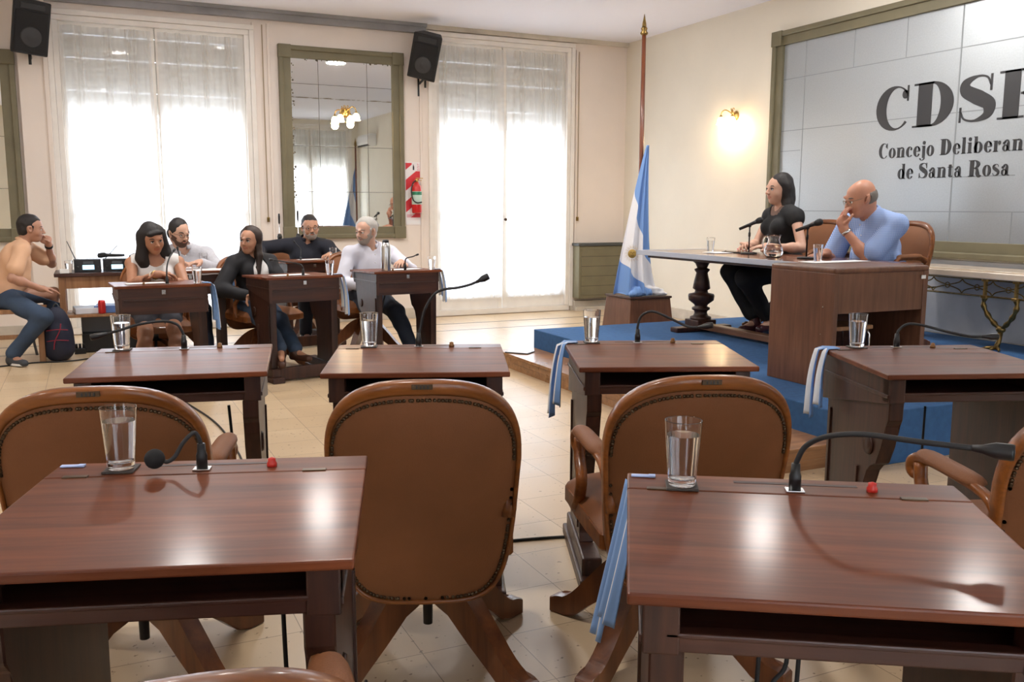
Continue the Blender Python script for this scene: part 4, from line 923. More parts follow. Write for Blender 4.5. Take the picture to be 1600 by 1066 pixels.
# ================================================================= WALL THINGS
def speaker(x, z, yaw, tilt, label, roll=0):
    o = thing('wall_speaker', label, 'loudspeaker', (x, YW, z - .3), 0)
    M = Matrix.Translation((0, -.25, .3)) @ Matrix.Rotation(yaw, 4, 'Z') @ Matrix.Rotation(tilt, 4, 'X') @ Matrix.Rotation(roll, 4, 'Y')
    def tr(p, q, d): return M @ Vector((p, d, q))
    mb = MB(); mb.prism([(-.155, -.13), (.155, -.13), (.10, .13), (-.10, .13)], lambda p, q, d: M @ Vector((p, q, d)), -.235, .235, .008); mb.build('cabinet', BLACK_M, o)
    mb = MB(); mb.box(-.135, .135, -.146, -.13, -.215, .14, .006, M=M); g = mb.build('grille', mat('speaker_grille', (.02, .02, .021), .6, .4, bump=1, bscale=500), o)
    mb = MB(); mb.lathe([(.088, 0), (.088, .004), (.075, .006), (.04, .002), (.03, .006), (0, .007)], n=28, M=M @ Matrix.Translation((0, -.146, -.08)) @ Matrix.Rotation(R(90), 4, 'X')); mb.build('woofer_ring', mat('dark_grey_plastic', (.035, .035, .036), .45), g)
    mb = MB(); mb.box(-.10, .10, -.145, -.131, .155, .205, .004, M=M)
    for i in range(3): mb.box(-.08, .08, -.149, -.145, .163 + i * .014, .167 + i * .014, M=M)
    mb.build('horn', MATS['dark_grey_plastic'], o)
    mb = MB(); mb.tube([(0, -.20, .12), (0, -.12, .06), (0, -.02, .04)], .014, 8); mb.box(-.02, .02, -.012, 0, -.10, .10, .003); mb.tube([(0, -.2, .12), (0, -.2, -.03)], .013, 8); mb.build('bracket', BLACK, o)
speaker(-.39, 2.87, R(16), R(14), 'black wall speaker high at the left edge, above the pale pilaster', R(4))
speaker(3.43, 2.88, R(-30), R(16), 'black wall speaker between the tall mirror and the right window', R(14))
RSIGN = mat('sign_red', (.62, .03, .04), .4); WSIGN = mat('sign_white', (.82, .78, .77), .4)
def extinguisher():
    o = thing('extinguisher_sign', 'red and white striped extinguisher backing board beside the tall mirror', 'sign', (3.34, YW, 1.06)); W, H = .092, .70
    mb = MB(); mb.box(-W, W, -.006, -.001, 0, H, .002); mb.build('board', WSIGN, o)
    mb = MB()
    def clip(pts):  # clip polygon to the sign body
        def cut(P, f):
            out = []
            for i in range(len(P)):
                a, b = P[i], P[(i + 1) % len(P)]; fa, fb = f(a), f(b)
                if fa >= 0: out.append(a)
                if (fa >= 0) != (fb >= 0): s = fa / (fa - fb); out.append((a[0] + (b[0] - a[0]) * s, a[1] + (b[1] - a[1]) * s))
            return out
        for f in (lambda p: p[0] + W - .008, lambda p: W - .008 - p[0], lambda p: p[1] - .085, lambda p: H - .01 - p[1]): pts = cut(pts, f)
        return pts
    for z in (.68, .50, .40, .26, .16, .03):
        pass
    for z0, z1 in ((.60, .74), (.37, .49), (.13, .25), (-.06, .03)):
        P = clip([(-.1, z0), (.1, z0 + .16), (.1, z1 + .16), (-.1, z1)])
        if len(P) > 2: mb.prism(P, lambda p, q, d: (p, d, q), -.0078, -.006)
    mb.build('red_stripes', RSIGN, o)
    mb = MB(); mb.box(-.012, .082, -.0085, -.006, .60, .69); p = mb.build('pictogram_panel', WSIGN, o)
    mb = MB()
    for i in range(5): mb.box(.052 + (i % 2) * .004, .060, -.0092, -.0085, .608 + i * .016, .618 + i * .016)
    for i in range(4): mb.box(.066, .074 - (i % 2) * .003, -.0092, -.0085, .608 + i * .019, .620 + i * .019)
    mb.build('red_lettering', mat('sign_pink_ink', (.65, .15, .2), .5), p)
    mb = MB(); mb.prism([(.0, .612), (.018, .612), (.018, .65), (.012, .66), (.012, .672), (.004, .672), (.004, .66), (0, .65)], lambda a, b, d: (a, d, b), -.0092, -.0085); mb.build('pictogram', BLACK, p)
    mb = MB(); mb.box(-.082, .082, -.008, -.006, .015, .055); q = mb.build('caption_strip', PAPER, o)
    mb = MB()
    for i in range(3): mb.box(-.075, .0 + .01 * i, -.0085, -.006, .088 + i * .012, .093 + i * .012)
    mb.build('caption_lines', MATS['sign_pink_ink'], o)
    e = thing('fire_extinguisher', 'red fire extinguisher with green label hanging on the striped board', 'fire extinguisher', (3.36, YW - .075, 1.19))
    MB().lathe([(0, .0), (.05, .003), (.056, .02), (.056, .27), (.048, .305), (.025, .33), (.018, .35), (0, .35)], n=28).build('cylinder', mat('extinguisher_red', (.55, .015, .015), .25, coat=.5), e)
    MB().lathe([(.0566, .10), (.0566, .245)], n=28, caps=False).build('label', mat('label_green_white', (.50, .62, .54), .5), e)
    MB().lathe([(.0570, .205), (.0570, .240)], n=28, caps=False).build('label_band', mat('label_green', (.03, .20, .10), .5), e)
    mb = MB(); mb.lathe([(0, .348), (.018, .35), (.018, .38), (0, .382)], n=14); mb.box(-.01, .075, -.008, .008, .385, .395, .003); mb.box(-.01, .06, -.008, .008, .362, .370, .003); mb.lathe([(0, 0), (.014, 0), (.014, .008), (0, .009)], c=(0, -.02, .365), n=14, ax=(0, -1, 0)); mb.build('valve', BRASS, e)
    mb = MB(); mb.tube(spline([(-.01, -.01, .365), (-.055, -.03, .33), (-.075, -.04, .24), (-.06, -.055, .15), (-.02, -.068, .12), (.04, -.055, .125)], 6), .007, 8); mb.build('hose', BLACK_M, e)
    mb = MB(); mb.box(-.02, .02, .05, .075, .25, .30, .003); mb.build('wall_hook', STEEL, e)
extinguisher()
BULB = mat('glowing_tulip_glass', (1, .9, .7), .4, emit=(1, .72, .36), estr=7)
def sconce(loc, nrm, label, en, arms):
    o = thing('wall_sconce', label, 'wall lamp', loc); n = Vector(nrm); s = Vector((0, 0, 1)).cross(n).normalized()
    MB().lathe([(0, 0), (.045, 0), (.05, .008), (.035, .02), (.02, .035), (0, .04)], n=24, ax=n).build('wall_rose', BRASS, o)
    for i, (a, hh) in enumerate(arms):
        p = lambda f, sd, z: tuple(n * f + s * sd + Vector((0, 0, z)))
        P = spline([p(.03, 0, .0), p(.06, a * .3, .035), p(.09, a * .7, .06 + hh), p(.11, a, .045 + hh), p(.115, a * 1.12, .02 + hh), p(.115, a * 1.15, 0 + hh)], 5)
        mb = MB(); mb.tube(P, .006, 8); mb.tube(spline([p(.05, a * .2, .03), p(.06, a * .1, .06), p(.05, a * .25, .075), p(.045, a * .35, .06)], 4), .004, 6); ar = mb.build('arm', BRASS, o)
        c = Vector(p(.115, a * 1.15, hh)); MB().lathe([(.008, .01), (.016, 0), (.018, -.012)], c=c, n=16, caps=False).build('lamp_cap', BRASS, ar)
        mb = MB(); mb.lathe([(.016, -.008), (.030, -.025), (.037, -.05), (.036, -.065), (.046, -.085)], c=c, n=24, caps=False); mb.build('glass_shade', BULB, ar)
        l = bpy.data.lights.new('sconce_bulb', 'POINT'); l.energy = en; l.color = (1, .70, .40); l.shadow_soft_size = .04
        b = bpy.data.objects.new('sconce_bulb', l); COL.objects.link(b); b.parent = ar; b.location = c + Vector((0, 0, -.11))
sconce((XW, 7.69, 2.20), (-1, 0, 0), 'brass twin-arm wall lamp glowing on the cream wall beside the flag', 4.0, ((-.09, 0), (.07, -.01)))
sconce((2.58, YW - .013, 2.26), (0, -1, 0), 'brass wall lamp mounted on the tall mirror, lit', 2.5, ((-.07, -.02), (.08, 0)))
# radiator cabinet
t = thing('wall_heater', 'olive slatted heater cabinet with dark top between window and flag', 'heater', (5.73, YW, .16))
mb = MB(); mb.box(-.34, .34, -.18, 0, 0, .64, .006); mb.box(-.31, .31, -.188, -.17, .04, .60, .004); mb.build('cabinet', OLIVE, t)
mb = MB(); mb.box(-.36, .36, -.20, 0, .64, .672, .004); mb.build('top', mat('dark_grey_top', (.06, .065, .065), .5), t)
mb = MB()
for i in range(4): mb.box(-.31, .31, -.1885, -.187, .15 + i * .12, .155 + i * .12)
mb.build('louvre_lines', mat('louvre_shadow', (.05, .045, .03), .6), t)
mb = MB(); mb.box(5.40, 6.1, YW - .06, YW - .0251, 0, .12, .004); mb.box(5.40, 6.1, YW - .10, YW - .06, 0, .05); tag(mb.build('heater_plinth', BASE), 'low stone ledge under the olive heater', 'ledge')
# shutter straps
for x, lab in ((1.73, 'shutter strap hanging between the left window and the tall mirror'), (5.44, 'shutter strap hanging right of the right window')):
    o = thing('shutter_strap', lab, 'strap', (x, YW - .03, 1.15)); mb = MB(); mb.box(-.006, .006, -.001, .001, 0, 1.95); mb.build('strap', mat('strap', (.35, .27, .18), .8), o)
    mb = MB(); mb.box(-.014, .014, -.008, .012, -.05, .0, .003); mb.build('strap_buckle', BRONZE, o)
# air conditioner, visible in the mirror
t = thing('air_conditioner', 'white split air conditioner reflected in the tall mirror', 'air conditioner', (XW, -.55, 2.62))
mb = MB(); mb.prism([(0, 0), (-.16, 0), (-.20, .06), (-.20, .20), (-.15, .26), (0, .26)], lambda a, b, d: (a, d, b), -.42, .42, .008); mb.build('casing', WHITE, t)
mb = MB(); mb.box(-.19, -.13, -.38, .38, -.004, .03, .004); mb.build('air_outlet', BLACK, t)
# door handle on the right window
mb = MB(); mb.lathe([(0, 0), (.012, 0), (.012, .02), (.018, .03), (.016, .045), (0, .05)], n=14, ax=(0, -1, 0)); o = mb.build('window_knob', STUD); o.location = (4.475, YW - .0, 1.12); tag(o, 'small dark knob at the meeting stiles of the right window', 'knob')
# ================================================================= SOUND TABLE, BENCH, BAG, CABLES
def side_table():
    t = thing('side_table', 'plain wooden side table with a shelf at left, carrying wireless receivers', 'side table', (-.25, 8.44, 0)); W, D, H = .72, .46, .70
    mb = MB(); mb.box(-.03, W + .03, -.02, D + .02, H - .03, H, .004); mb.build('tabletop', WOOD_DKX, t)
    mb = MB(); mb.box(.03, W - .03, .01, .03, H - .13, H - .03, .002); mb.box(.03, W - .03, D - .03, D - .01, H - .13, H - .03); mb.box(.01, .03, .03, D - .03, H - .13, H - .03); mb.box(W - .03, W - .01, .03, D - .03, H - .13, H - .03); mb.build('apron', WOOD_LT, t)
    for x in (0, W - .05):
        for y in (0, D - .05): mb = MB(); mb.box(x, x + .05, y, y + .05, 0, H - .03, .004); mb.build('leg', WOOD_LT, t)
    mb = MB(); mb.box(.02, W - .02, .02, D - .02, .32, .345, .003); mb.build('shelf', WOOD_LT, t)
side_table()
def receiver(x, lab, i):
    t = thing('wireless_receiver', lab, 'audio receiver', (x, 8.52, .702), 0); mb = MB(); mb.box(-.105, .105, -.0, .18, .004, .105, .004); mb.build('case', BLACK_M, t)
    mb = MB(); mb.box(-.105, .105, -.008, .001, .002, .107, .003); fp = mb.build('front_panel', BLACK, t)
    mb = MB(); mb.box(-.04, .05, -.0095, -.007, .022, .060, .001); mb.build('lit_display', mat('lcd_blue', (.3, .6, .8), .3, emit=(.45, .8, 1), estr=1.3), fp)
    mb = MB(); mb.box(-.035, .045, -.0092, -.007, .068, .090, .001); mb.build('dark_window', mat('dark_display', (.08, .09, .10), .2), fp)
    mb = MB(); mb.lathe([(0, 0), (.008, 0), (.008, .008), (0, .009)], c=(-.075, -.008, .045), n=12, ax=(0, -1, 0)); mb.lathe([(0, 0), (.005, 0), (.005, .005), (0, .006)], c=(.08, -.008, .04), n=12, ax=(0, -1, 0)); mb.build('knob', mat('dark_grey_plastic', (.035, .035, .036), .45), fp)
    mb = MB(); a = (-.09, .1, .10); b = ((-.15, .1, .26) if i == 0 else (.02, .1, .22)); mb.tube([a, b], [.0045, .003], 8); mb.build('antenna', BLACK, t)
receiver(-.02, 'black wireless receiver with lit blue display, left of the pair', 0)
receiver(.205, 'black wireless receiver with lit blue display, right of the pair', 1)
def handmic(loc, d, lab):
    o = thing('handheld_microphone', lab, 'microphone', loc); q = Vector(d).normalized()
    MB().lathe([(0, -.10), (.011, -.10), (.015, .05), (0, .05)], n=14, ax=q).build('mic_body', BLACK, o)
    MB().lathe([(0, .048), (.018, .05), (.024, .07), (.020, .095), (0, .102)], n=14, ax=q).build('mic_grille', MATS['mic_grille'], o)
handmic((.16, 8.60, .836), (-1, -.1, .02), 'handheld microphone lying on the receivers, front one')
handmic((.18, 8.66, .836), (-1, .25, .02), 'handheld microphone lying on the receivers, rear one')
mb = MB(); rnd = random.Random(8)
for i in range(6):
    P = [(.05 * math.cos(a) + .01 * rnd.random(), .04 * math.sin(a), .05 + .045 * math.sin(a * .5 + i) + .012 * i) for a in [j * PI / 5 for j in range(11)]]
    mb.tube(spline(P, 3), .006, 7)
o = mb.build('coiled_cable', BLACK_M); o.location = (.36, 8.62, .70); tag(o, 'black cable coiled beside the receivers on the side table', 'cable')
glass_obj((-.165, 8.50, .702), 'water glass beside the receivers, at the tan-shirted man elbow', h=.10)
flatbox('small_box', (.07, .05, .035), (-.20, 8.44, .702), .1, WHITE, 'small white box at the left front corner of the side table', 'box')
for i, (x, y, c, a, lab) in enumerate(((-.05, 8.62, (.72, .73, .78), .1, 'stack of white papers on the side table shelf, left'), (.12, 8.64, (.10, .19, .45), -.1, 'blue folder on the side table shelf'), (.30, 8.62, (.65, .66, .72), .2, 'grey white papers on the side table shelf, right'))):
    flatbox('folder', (.20, .26, .05 + .012 * i), (x, y, .346), a, mat('folder_%d' % i, c, .5), lab, 'folder', bev=.004)
mb = MB(); mb.lathe([(0, 0), (.028, .002), (.03, .008), (.03, .10), (.024, .115), (0, .115)], n=20); o = mb.build('drink_can', mat('red_can', (.55, .03, .03), .3, .3)); o.location = (.07, 8.485, .346); tag(o, 'small red drink can on the side table shelf', 'can')
def bx(name, lo, hi, m, lab, cat, bev=.006):
    mb = MB(); mb.box(lo[0], hi[0], lo[1], hi[1], lo[2], hi[2], bev); return tag(mb.build(name, m), lab, cat)
bx('amplifier', (-.10, 8.58, .005), (.44, 8.88, .16), BLACK, 'black amplifier box on the floor under the side table', 'amplifier')
bx('grey_storage_box', (-.10, 8.70, .162), (.42, 8.86, .318), mat('grey_box', (.16, .17, .19), .4), 'grey storage box on the amplifier under the side table', 'box')
mb = MB(); mb.box(-.045, .045, -.03, .03, 0, .05, .005)
for i in range(3): mb.lathe([(0, .05), (.011, .05), (.011, .085), (0, .09)], c=(-.028 + .028 * i, 0, 0), n=10)
o = mb.build('power_strip', BLACK); o.location = (-.12, 8.54, 0); tag(o, 'black plug block on the floor behind the side table leg', 'power strip')
def bench():
    t = thing('wooden_bench', 'light wooden bench under the seated man at the far left', 'bench', (-1.05, 8.15, 0)); L, D, H = .70, .36, .44
    mb = MB(); mb.box(0, L, 0, D, H - .035, H, .005); mb.build('seat', WOOD_LT, t)
    for x in (.02, L - .065):
        for y in (.02, D - .06): mb = MB(); mb.box(x, x + .045, y, y + .045, 0, H - .035, .004); mb.build('leg', WOOD_LT, t)
    mb = MB(); mb.box(.06, L - .06, .03, .05, .20, .235, .003); mb.box(.03, .055, .06, D - .06, .12, .15); mb.box(L - .055, L - .03, .06, D - .06, .12, .15); mb.build('stretcher', WOOD_LT, t)
bench()
# ================================================================= BACKPACK AND CABLES (uses the surface mesher)
def backpack():
    o = thing('backpack', 'dark blue backpack with red trim leaning against the side table leg', 'backpack', (-.275, 8.24, 0))
    pr = [('ell', (0, 0, .20), (.115, .085, .21), 0), ('ell', (0, 0, .10), (.12, .09, .11), .04), ('ell', (0, -.06, .15), (.085, .055, .13), .03)]
    S = Sdf((-.16, -.16, -.01), (.16, .14, .46), .007)
    for _, c, r, k in pr: S.ell(c, r, k)
    S.noise(.004, 22); S.cutbelow(.002)
    mesh_obj('pack_body', S.mesh(), [mat('navy_nylon', (.018, .022, .045), .65)], o)
    mb = MB()
    for z in (.16, .24): mb.tube(spline([(-.08, -.098, z), (0, -.128, z + .01), (.08, -.098, z)], 5), .0035, 6)
    mb.tube(spline([(-.03, -.128, .10), (-.02, -.13, .16), (.02, -.118, .24), (.03, -.10, .29)], 5), .0045, 6)
    mb.build('red_piping', mat('crimson_trim', (.30, .02, .045), .6), o)
    mb = MB()
    for s in (-1, 1): mb.tube(spline([(s * .06 - .05, .06, .38), (s * .05 - .12, .02, .34), (s * .04 - .14, 0, .20), (s * .05 - .11, .0, .05)], 5), .011, 8, flat=(1.6, .5))
    mb.tube(spline([(-.03, .05, .39), (0, .045, .43), (.03, .05, .39)], 5), .006, 8)
    mb.build('strap', mat('grey_webbing', (.08, .085, .095), .7), o)
    return o
backpack().scale = (1.0, 1.0, 1.08)
def cable(P, lab, r=.004, n=6):
    mb = MB(); mb.tube(spline(P, n), r, 8); return tag(mb.build('floor_cable', BLACK_M), lab, 'cable')
cable([(1.12, 3.05, .005), (1.3, 2.99, .005), (1.45, 2.96, .005), (1.60, 2.92, .005), (1.72, 2.85, .005)], 'black cable on the tiles between the middle chair and the next desk', .006)
cable([(.50, 6.1, .006), (.60, 5.5, .006), (.63, 5.0, .006), (.62, 4.4, .006), (.52, 3.5, .006), (.45, 3.3, .10), (.42, 3.3, .55)], 'black cable running along the tiles to the left glaring desk', .0055)
cable([(.30, 1.70, .58), (.305, 1.70, .3), (.315, 1.70, .02), (.40, 1.8, .006), (.6, 2.2, .006)], 'black cable hanging from the nearest left desk', .0045)
cable([(1.02, 1.16, .58), (1.02, 1.17, .3), (1.03, 1.18, .02), (1.2, 1.3, .006)], 'black cable hanging under the nearest right desk, leftmost', .004)
cable([(1.06, 1.15, .58), (1.07, 1.15, .46), (1.04, 1.16, .40), (1.03, 1.17, .2), (1.1, 1.2, .006)], 'black cable looping under the nearest right desk, middle one', .004)
cable([(1.09, 1.14, .58), (1.085, 1.14, .4), (1.07, 1.15, .2), (1.16, 1.2, .006)], 'black cable hanging under the nearest right desk, rightmost', .004)
cable([(2.62, 2.2, .57), (2.62, 2.2, .3), (2.63, 2.2, .02), (2.8, 2.3, .006)], 'black cable hanging under the far right desk', .004)
cable([(1.75, 2.72, .57), (1.76, 2.72, .3), (1.77, 2.72, .02), (1.72, 2.86, .006)], 'black cable under the desk beside the blue platform', .004)
cable([(2.2, 7.2, .57), (2.15, 7.2, .3), (2.2, 7.25, .02), (2.6, 7.3, .006), (3.0, 7.1, .006), (3.3, 7.05, .006)], 'black cable trailing right from the thermos desk', .006)
cable([(2.2, 7.9, .006), (2.6, 7.75, .006), (2.9, 7.72, .006), (3.3, 7.5, .006)], 'black cable on the floor behind the thermos desk', .006)
cable([(1.0, 6.3, .006), (1.3, 6.9, .006), (1.8, 7.1, .006), (2.2, 7.0, .006)], 'black cable on the floor between the two front wooden desks', .006)
cable([(-1.3, 8.2, .006), (-.8, 8.05, .006), (-.45, 8.15, .006), (-.2, 8.12, .006), (.1, 8.3, .006)], 'black cable on the floor before the seated tan-shirted man', .006)
# ================================================================= PEOPLE
def V3(*a): return np.array(a, float)
def unit(v): v = np.array(v, float); return v / max(np.linalg.norm(v), 1e-9)
def ik(a, c, l1, l2, pole):
    a, c = np.array(a, float), np.array(c, float); d = c - a; L = np.linalg.norm(d); L2 = min(L, (l1 + l2) * .995); u = d / L
    if L > L2: c = a + u * L2
    x = (l1 * l1 - l2 * l2 + L2 * L2) / (2 * L2); h = math.sqrt(max(l1 * l1 - x * x, 1e-6)); p = np.array(pole, float); p = p - u * (p @ u); return a + u * x + unit(p) * h, c
def frame(yaw, pitch=0, roll=0):
    """columns: right, forward, up; yaw = heading of 'forward' in degrees from +x"""
    y, p, r = R(yaw), R(pitch), R(roll)
    f = V3(math.cos(y) * math.cos(p), math.sin(y) * math.cos(p), math.sin(p)); rt = V3(math.sin(y), -math.cos(y), 0); up = np.cross(rt, f)
    rt2 = rt * math.cos(r) + up * math.sin(r); up2 = -rt * math.sin(r) + up * math.cos(r); return rt2, f, up2
def head_sdf(S, T, k, female, fat=1.0):
    """T maps head-local (x right, y face, z up) to world; k scale"""
    rt, f, up = T['R']; M = (rt, f, up); c = T['c']
    P = lambda x, y, z: c + (rt * x + f * y + up * z) * k
    E = lambda x, y, z, a, b, d, sm, sub=False: S.ell(P(x, y, z), (a * k, b * k, d * k), sm * k, M, sub)
    E(0, -.014, .028, .076, .096, .090, 0); E(0, .026, -.020, .063 * fat, .066, .085, .03); E(0, .022, .040, .056, .052, .044, .03); E(0, -.03, -.02, .06, .06, .06, .03)
    E(0, .052, -.085, .034 if not female else .026, .032, .026, .03); E(-.034, .052, -.03, .026, .024, .026, .02); E(.034, .052, -.03, .026, .024, .026, .02)
    E(0, .074, .020, .046, .012, .013, .018)
    for s in (-1, 1): E(s * .031, .098, .003, .016, .013, .010, .010, True)
    S.cap(P(0, .088, .010), P(0, .108, -.026), .0075 * k, .0115 * k, .010 * k); E(-.011, .100, -.031, .008, .009, .007, .006); E(.011, .100, -.031, .008, .009, .007, .006)
    E(0, .082, -.056, .021, .012, .012, .012)
    for s in (-1, 1): E(s * .078 * (1 + (fat - 1) * .5), -.004, -.006, .010, .019, .032, .008); E(s * .080, .004, -.004, .007, .011, .018, .004, True)
def hand_sdf(S, wrist, d, n, k, curl=.5, thumb=1, spread=1.0):
    """d: finger direction, n: palm normal (palm side), thumb: +1/-1 which side"""
    d, n = unit(d), np.array(n, float); n = unit(n - d * (n @ d)); s = np.cross(d, n) * thumb; w = np.array(wrist, float)
    S.ell(w + d * .045 * k, (.041 * k, .052 * k, .017 * k), .012 * k, (s, d, n)); S.cap(w - d * .01 * k, w + d * .02 * k, .025 * k, .028 * k, .02 * k)
    for i, (off, L) in enumerate(((.030, .070), (.0105, .079), (-.0095, .074), (-.029, .058))):
        b = w + (d * (.086 - abs(off) * .25) + s * off * 1.05) * k; q = unit(d + s * off * 4 * spread); a = curl * (1 + .12 * i); r = .0088 * k
        for j, fr in enumerate((.45, .31, .24)):
            a_ = a * (.55 + .75 * j); dirn = q * math.cos(a_) + n * math.sin(a_); e = b + dirn * L * fr * k; S.cap(b, e, r, r * .92, .004 * k); b = e; r *= .92
    b = w + (d * .028 + s * .030) * k; e = b + (d * .55 + s * .75 + n * .35) * .040 * k; S.cap(b, e, .0125 * k, .0105 * k, .008 * k); S.cap(e, e + unit(d * .9 + s * .35 + n * (.25 + .4 * curl)) * .032 * k, .0105 * k, .0085 * k, .004 * k)
SKINS = {}
def skin(name, c): return mat(name, c, .48, bump=.12, bscale=180, var=.06, vscale=20, sss=.12)
def person(name_label, spec):
    """everything in world space; spec keys: pelvis, face (heading deg), neck, head, hrot (yaw,pitch,roll), k,
       armL/armR: dict(sh?, wrist, pole, d, n, curl), legs: list of dict(ankle, pole, toe)"""
    k = spec['k']; fem = spec.get('female', False); h = spec.get('h', .006); pel = V3(*spec['pelvis']); neck = V3(*spec['neck']); hd = V3(*spec['head'])
    f = V3(math.cos(R(spec['face'])), math.sin(R(spec['face'])), 0); tw = spec.get('twist', 0); ft = V3(math.cos(R(spec['face'] + tw)), math.sin(R(spec['face'] + tw)), 0)
    rt = np.cross(f, V3(0, 0, 1)); rs = np.cross(ft, V3(0, 0, 1)); up = unit(neck - pel); fat = spec.get('fat', 1.0)
    sw = (.165 if fem else .190) * k; H = {'c': hd, 'R': frame(*spec['hrot'])}
    shL = neck - rs * sw - up * .065 * k + V3(*spec.get('shLo', (0, 0, 0))); shR = neck + rs * sw - up * .065 * k + V3(*spec.get('shRo', (0, 0, 0)))
    arms = []
    for key, sh in (('armL', shL), ('armR', shR)):
        a = spec[key]; l1, l2 = .275 * k, .245 * k
        el, wr = ik(sh, a['wrist'], l1, l2, a['pole']); arms.append((sh, el, wr, a, key))
    legs = []
    for i, a in enumerate(spec['legs']):
        hip = pel + rt * (.085 * k if i else -.085 * k) * 1.0 - V3(0, 0, .01); kn, an = ik(hip, a['ankle'], .42 * k, .41 * k, a['pole']); legs.append((hip, kn, an, a))
    pts = [pel, neck, hd, shL, shR] + [p for a in arms for p in a[:3]] + [p for l in legs for p in l[:3]] + [l[2] + unit((*l[3]['toe'], 0)) * .2 * k for l in legs]
    lo = np.min(pts, 0) - .2; hi = np.max(pts, 0) + .2; lo[2] = max(lo[2], spec.get('floor', 0) - .002 * 0)
    def torso(S, g, sm=.04):
        mid = pel * .45 + neck * .55; M = (rs, ft, V3(0, 0, 1)); w = 1.0 if not fem else .86
        S.ell(pel + up * .02, ((.165 if fem else .160) * k * fat + g, .115 * k * fat + g, .12 * k + g), 0, (rt, f, V3(0, 0, 1)))
        S.ell(pel * .62 + neck * .38 + f * .015 * fat, ((.128 * w + .012) * k * fat + g, .105 * k * fat + g, .16 * k + g), sm)
        S.ell(pel * .33 + neck * .67 - ft * .005, (.158 * w * k + g + (fat - 1) * .05, .108 * k + g, .145 * k + g), sm, M)
        S.cap(shL, neck - up * .03 * k - rs * .05 * k, .052 * k + g, .058 * k + g, sm); S.cap(shR, neck - up * .03 * k + rs * .05 * k, .052 * k + g, .058 * k + g, sm)
        if fat > 1.05: S.ell(pel * .72 + neck * .28 + f * .06 * fat, (.13 * k * fat + g, .10 * k * fat + g, .12 * k + g), sm)
        if fem:
            for s in (-1, 1): S.ell(pel * .34 + neck * .66 + ft * .085 * k + rs * s * .065 * k, (.058 * k + g, .05 * k + g, .058 * k + g), .03)
    # ---- the body, one continuous surface
    S = Sdf(lo, hi, h); torso(S, 0)
    S.cap(neck - up * .04 * k, hd - H['R'][1] * .022 * k - H['R'][2] * .055 * k, (.054 if not fem else .046) * k, (.054 if not fem else .044) * k, .02)
    head_sdf(S, H, k, fem, spec.get('face_fat', 1.0))
    ar = .9 if fem else 1.0
    for sh, el, wr, a, key in arms:
        S.cap(sh, el, .047 * k * ar, .037 * k * ar, .02); S.cap(el, wr, .038 * k * ar, .025 * k * ar, .015); fd = unit(wr - el)
        S.ell(el + (wr - el) * .28, (.040 * k * ar,) * 3, .03)
        hand_sdf(S, wr, a['d'], a['n'], k, a.get('curl', .5), a.get('thumb', 1), a.get('spread', 1))
    for hip, kn, an, a in legs:
        S.cap(hip, kn, .078 * k, .055 * k, .03); S.cap(kn, an, .054 * k, .034 * k, .02); S.ell(kn + (an - kn) * .3, (.055 * k,) * 3, .04)
        t = unit((*a['toe'], a.get('tz', -.25))); S.cap(an - V3(0, 0, .03 * k), an + t * .15 * k - V3(0, 0, .02), .034 * k, .022 * k, .02)
    V, F = S.mesh(); C = V[F].mean(1); rel = (C - H['c']) / k; q = np.stack([rel @ H['R'][0], rel @ H['R'][1], rel @ H['R'][2]], 1)
    idx = np.zeros(len(F), int)
    lips = (np.abs(q[:, 0]) < .024) & (q[:, 1] > .078) & (np.abs(q[:, 2] + .057) < .0085 + .004 * (np.abs(q[:, 0]) < .014)); idx[lips] = 1
    if False:
        b = (q[:, 2] < -.030) & (q[:, 2] > -.135) & (q[:, 1] > -.005 - .3 * (q[:, 2] + .03)) & (np.abs(q[:, 0]) < .09) & ~((np.abs(q[:, 0]) < .020) & (np.abs(q[:, 2] + .058) < .007)) & ~((q[:, 1] > .07) & (q[:, 2] > -.043) & (np.abs(q[:, 0]) < .05) & (q[:, 2] > -.040)) & ~((np.abs(q[:, 0]) < .055) & (np.abs(q[:, 0]) > .026) & (q[:, 2] > -.052) & (q[:, 1] > .04)); idx[b & ~lips] = 2
    sk = spec['skin']; hair = spec['hair_mat']; origin = V3(pel[0], pel[1], spec.get('floor', 0))
    mats = [sk, mat(sk.name + '_lips', tuple(min(1, a * b) for a, b in zip(sk.node_tree.nodes['Principled BSDF'].inputs['Base Color'].default_value[:3], (.86, .62, .60))), .4), spec.get('beard') or hair]
    body = mesh_obj('person', (V, F), mats, None, origin, idx); body.location = origin; tag(body, name_label, 'person')
    # eyes, brows: islands of the body mesh
    def P(x, y, z): return H['c'] + (H['R'][0] * x + H['R'][1] * y + H['R'][2] * z) * k - origin
    mb = MB(); mb.bm.from_mesh(body.data)
    nb = len(body.data.materials); body.data.materials.append(mat('eye_white', (.70, .68, .66), .2)); body.data.materials.append(mat('iris_dark', (.02, .012, .008), .1)); body.data.materials.append(spec.get('brow') or hair)
    def add(fn, mi):
        n0 = len(mb.bm.faces); fn(); mb.bm.faces.ensure_lookup_table()
        for i in range(n0, len(mb.bm.faces)): mb.bm.faces[i].material_index = mi; mb.bm.faces[i].smooth = True
    gz = spec.get('gaze', 0)
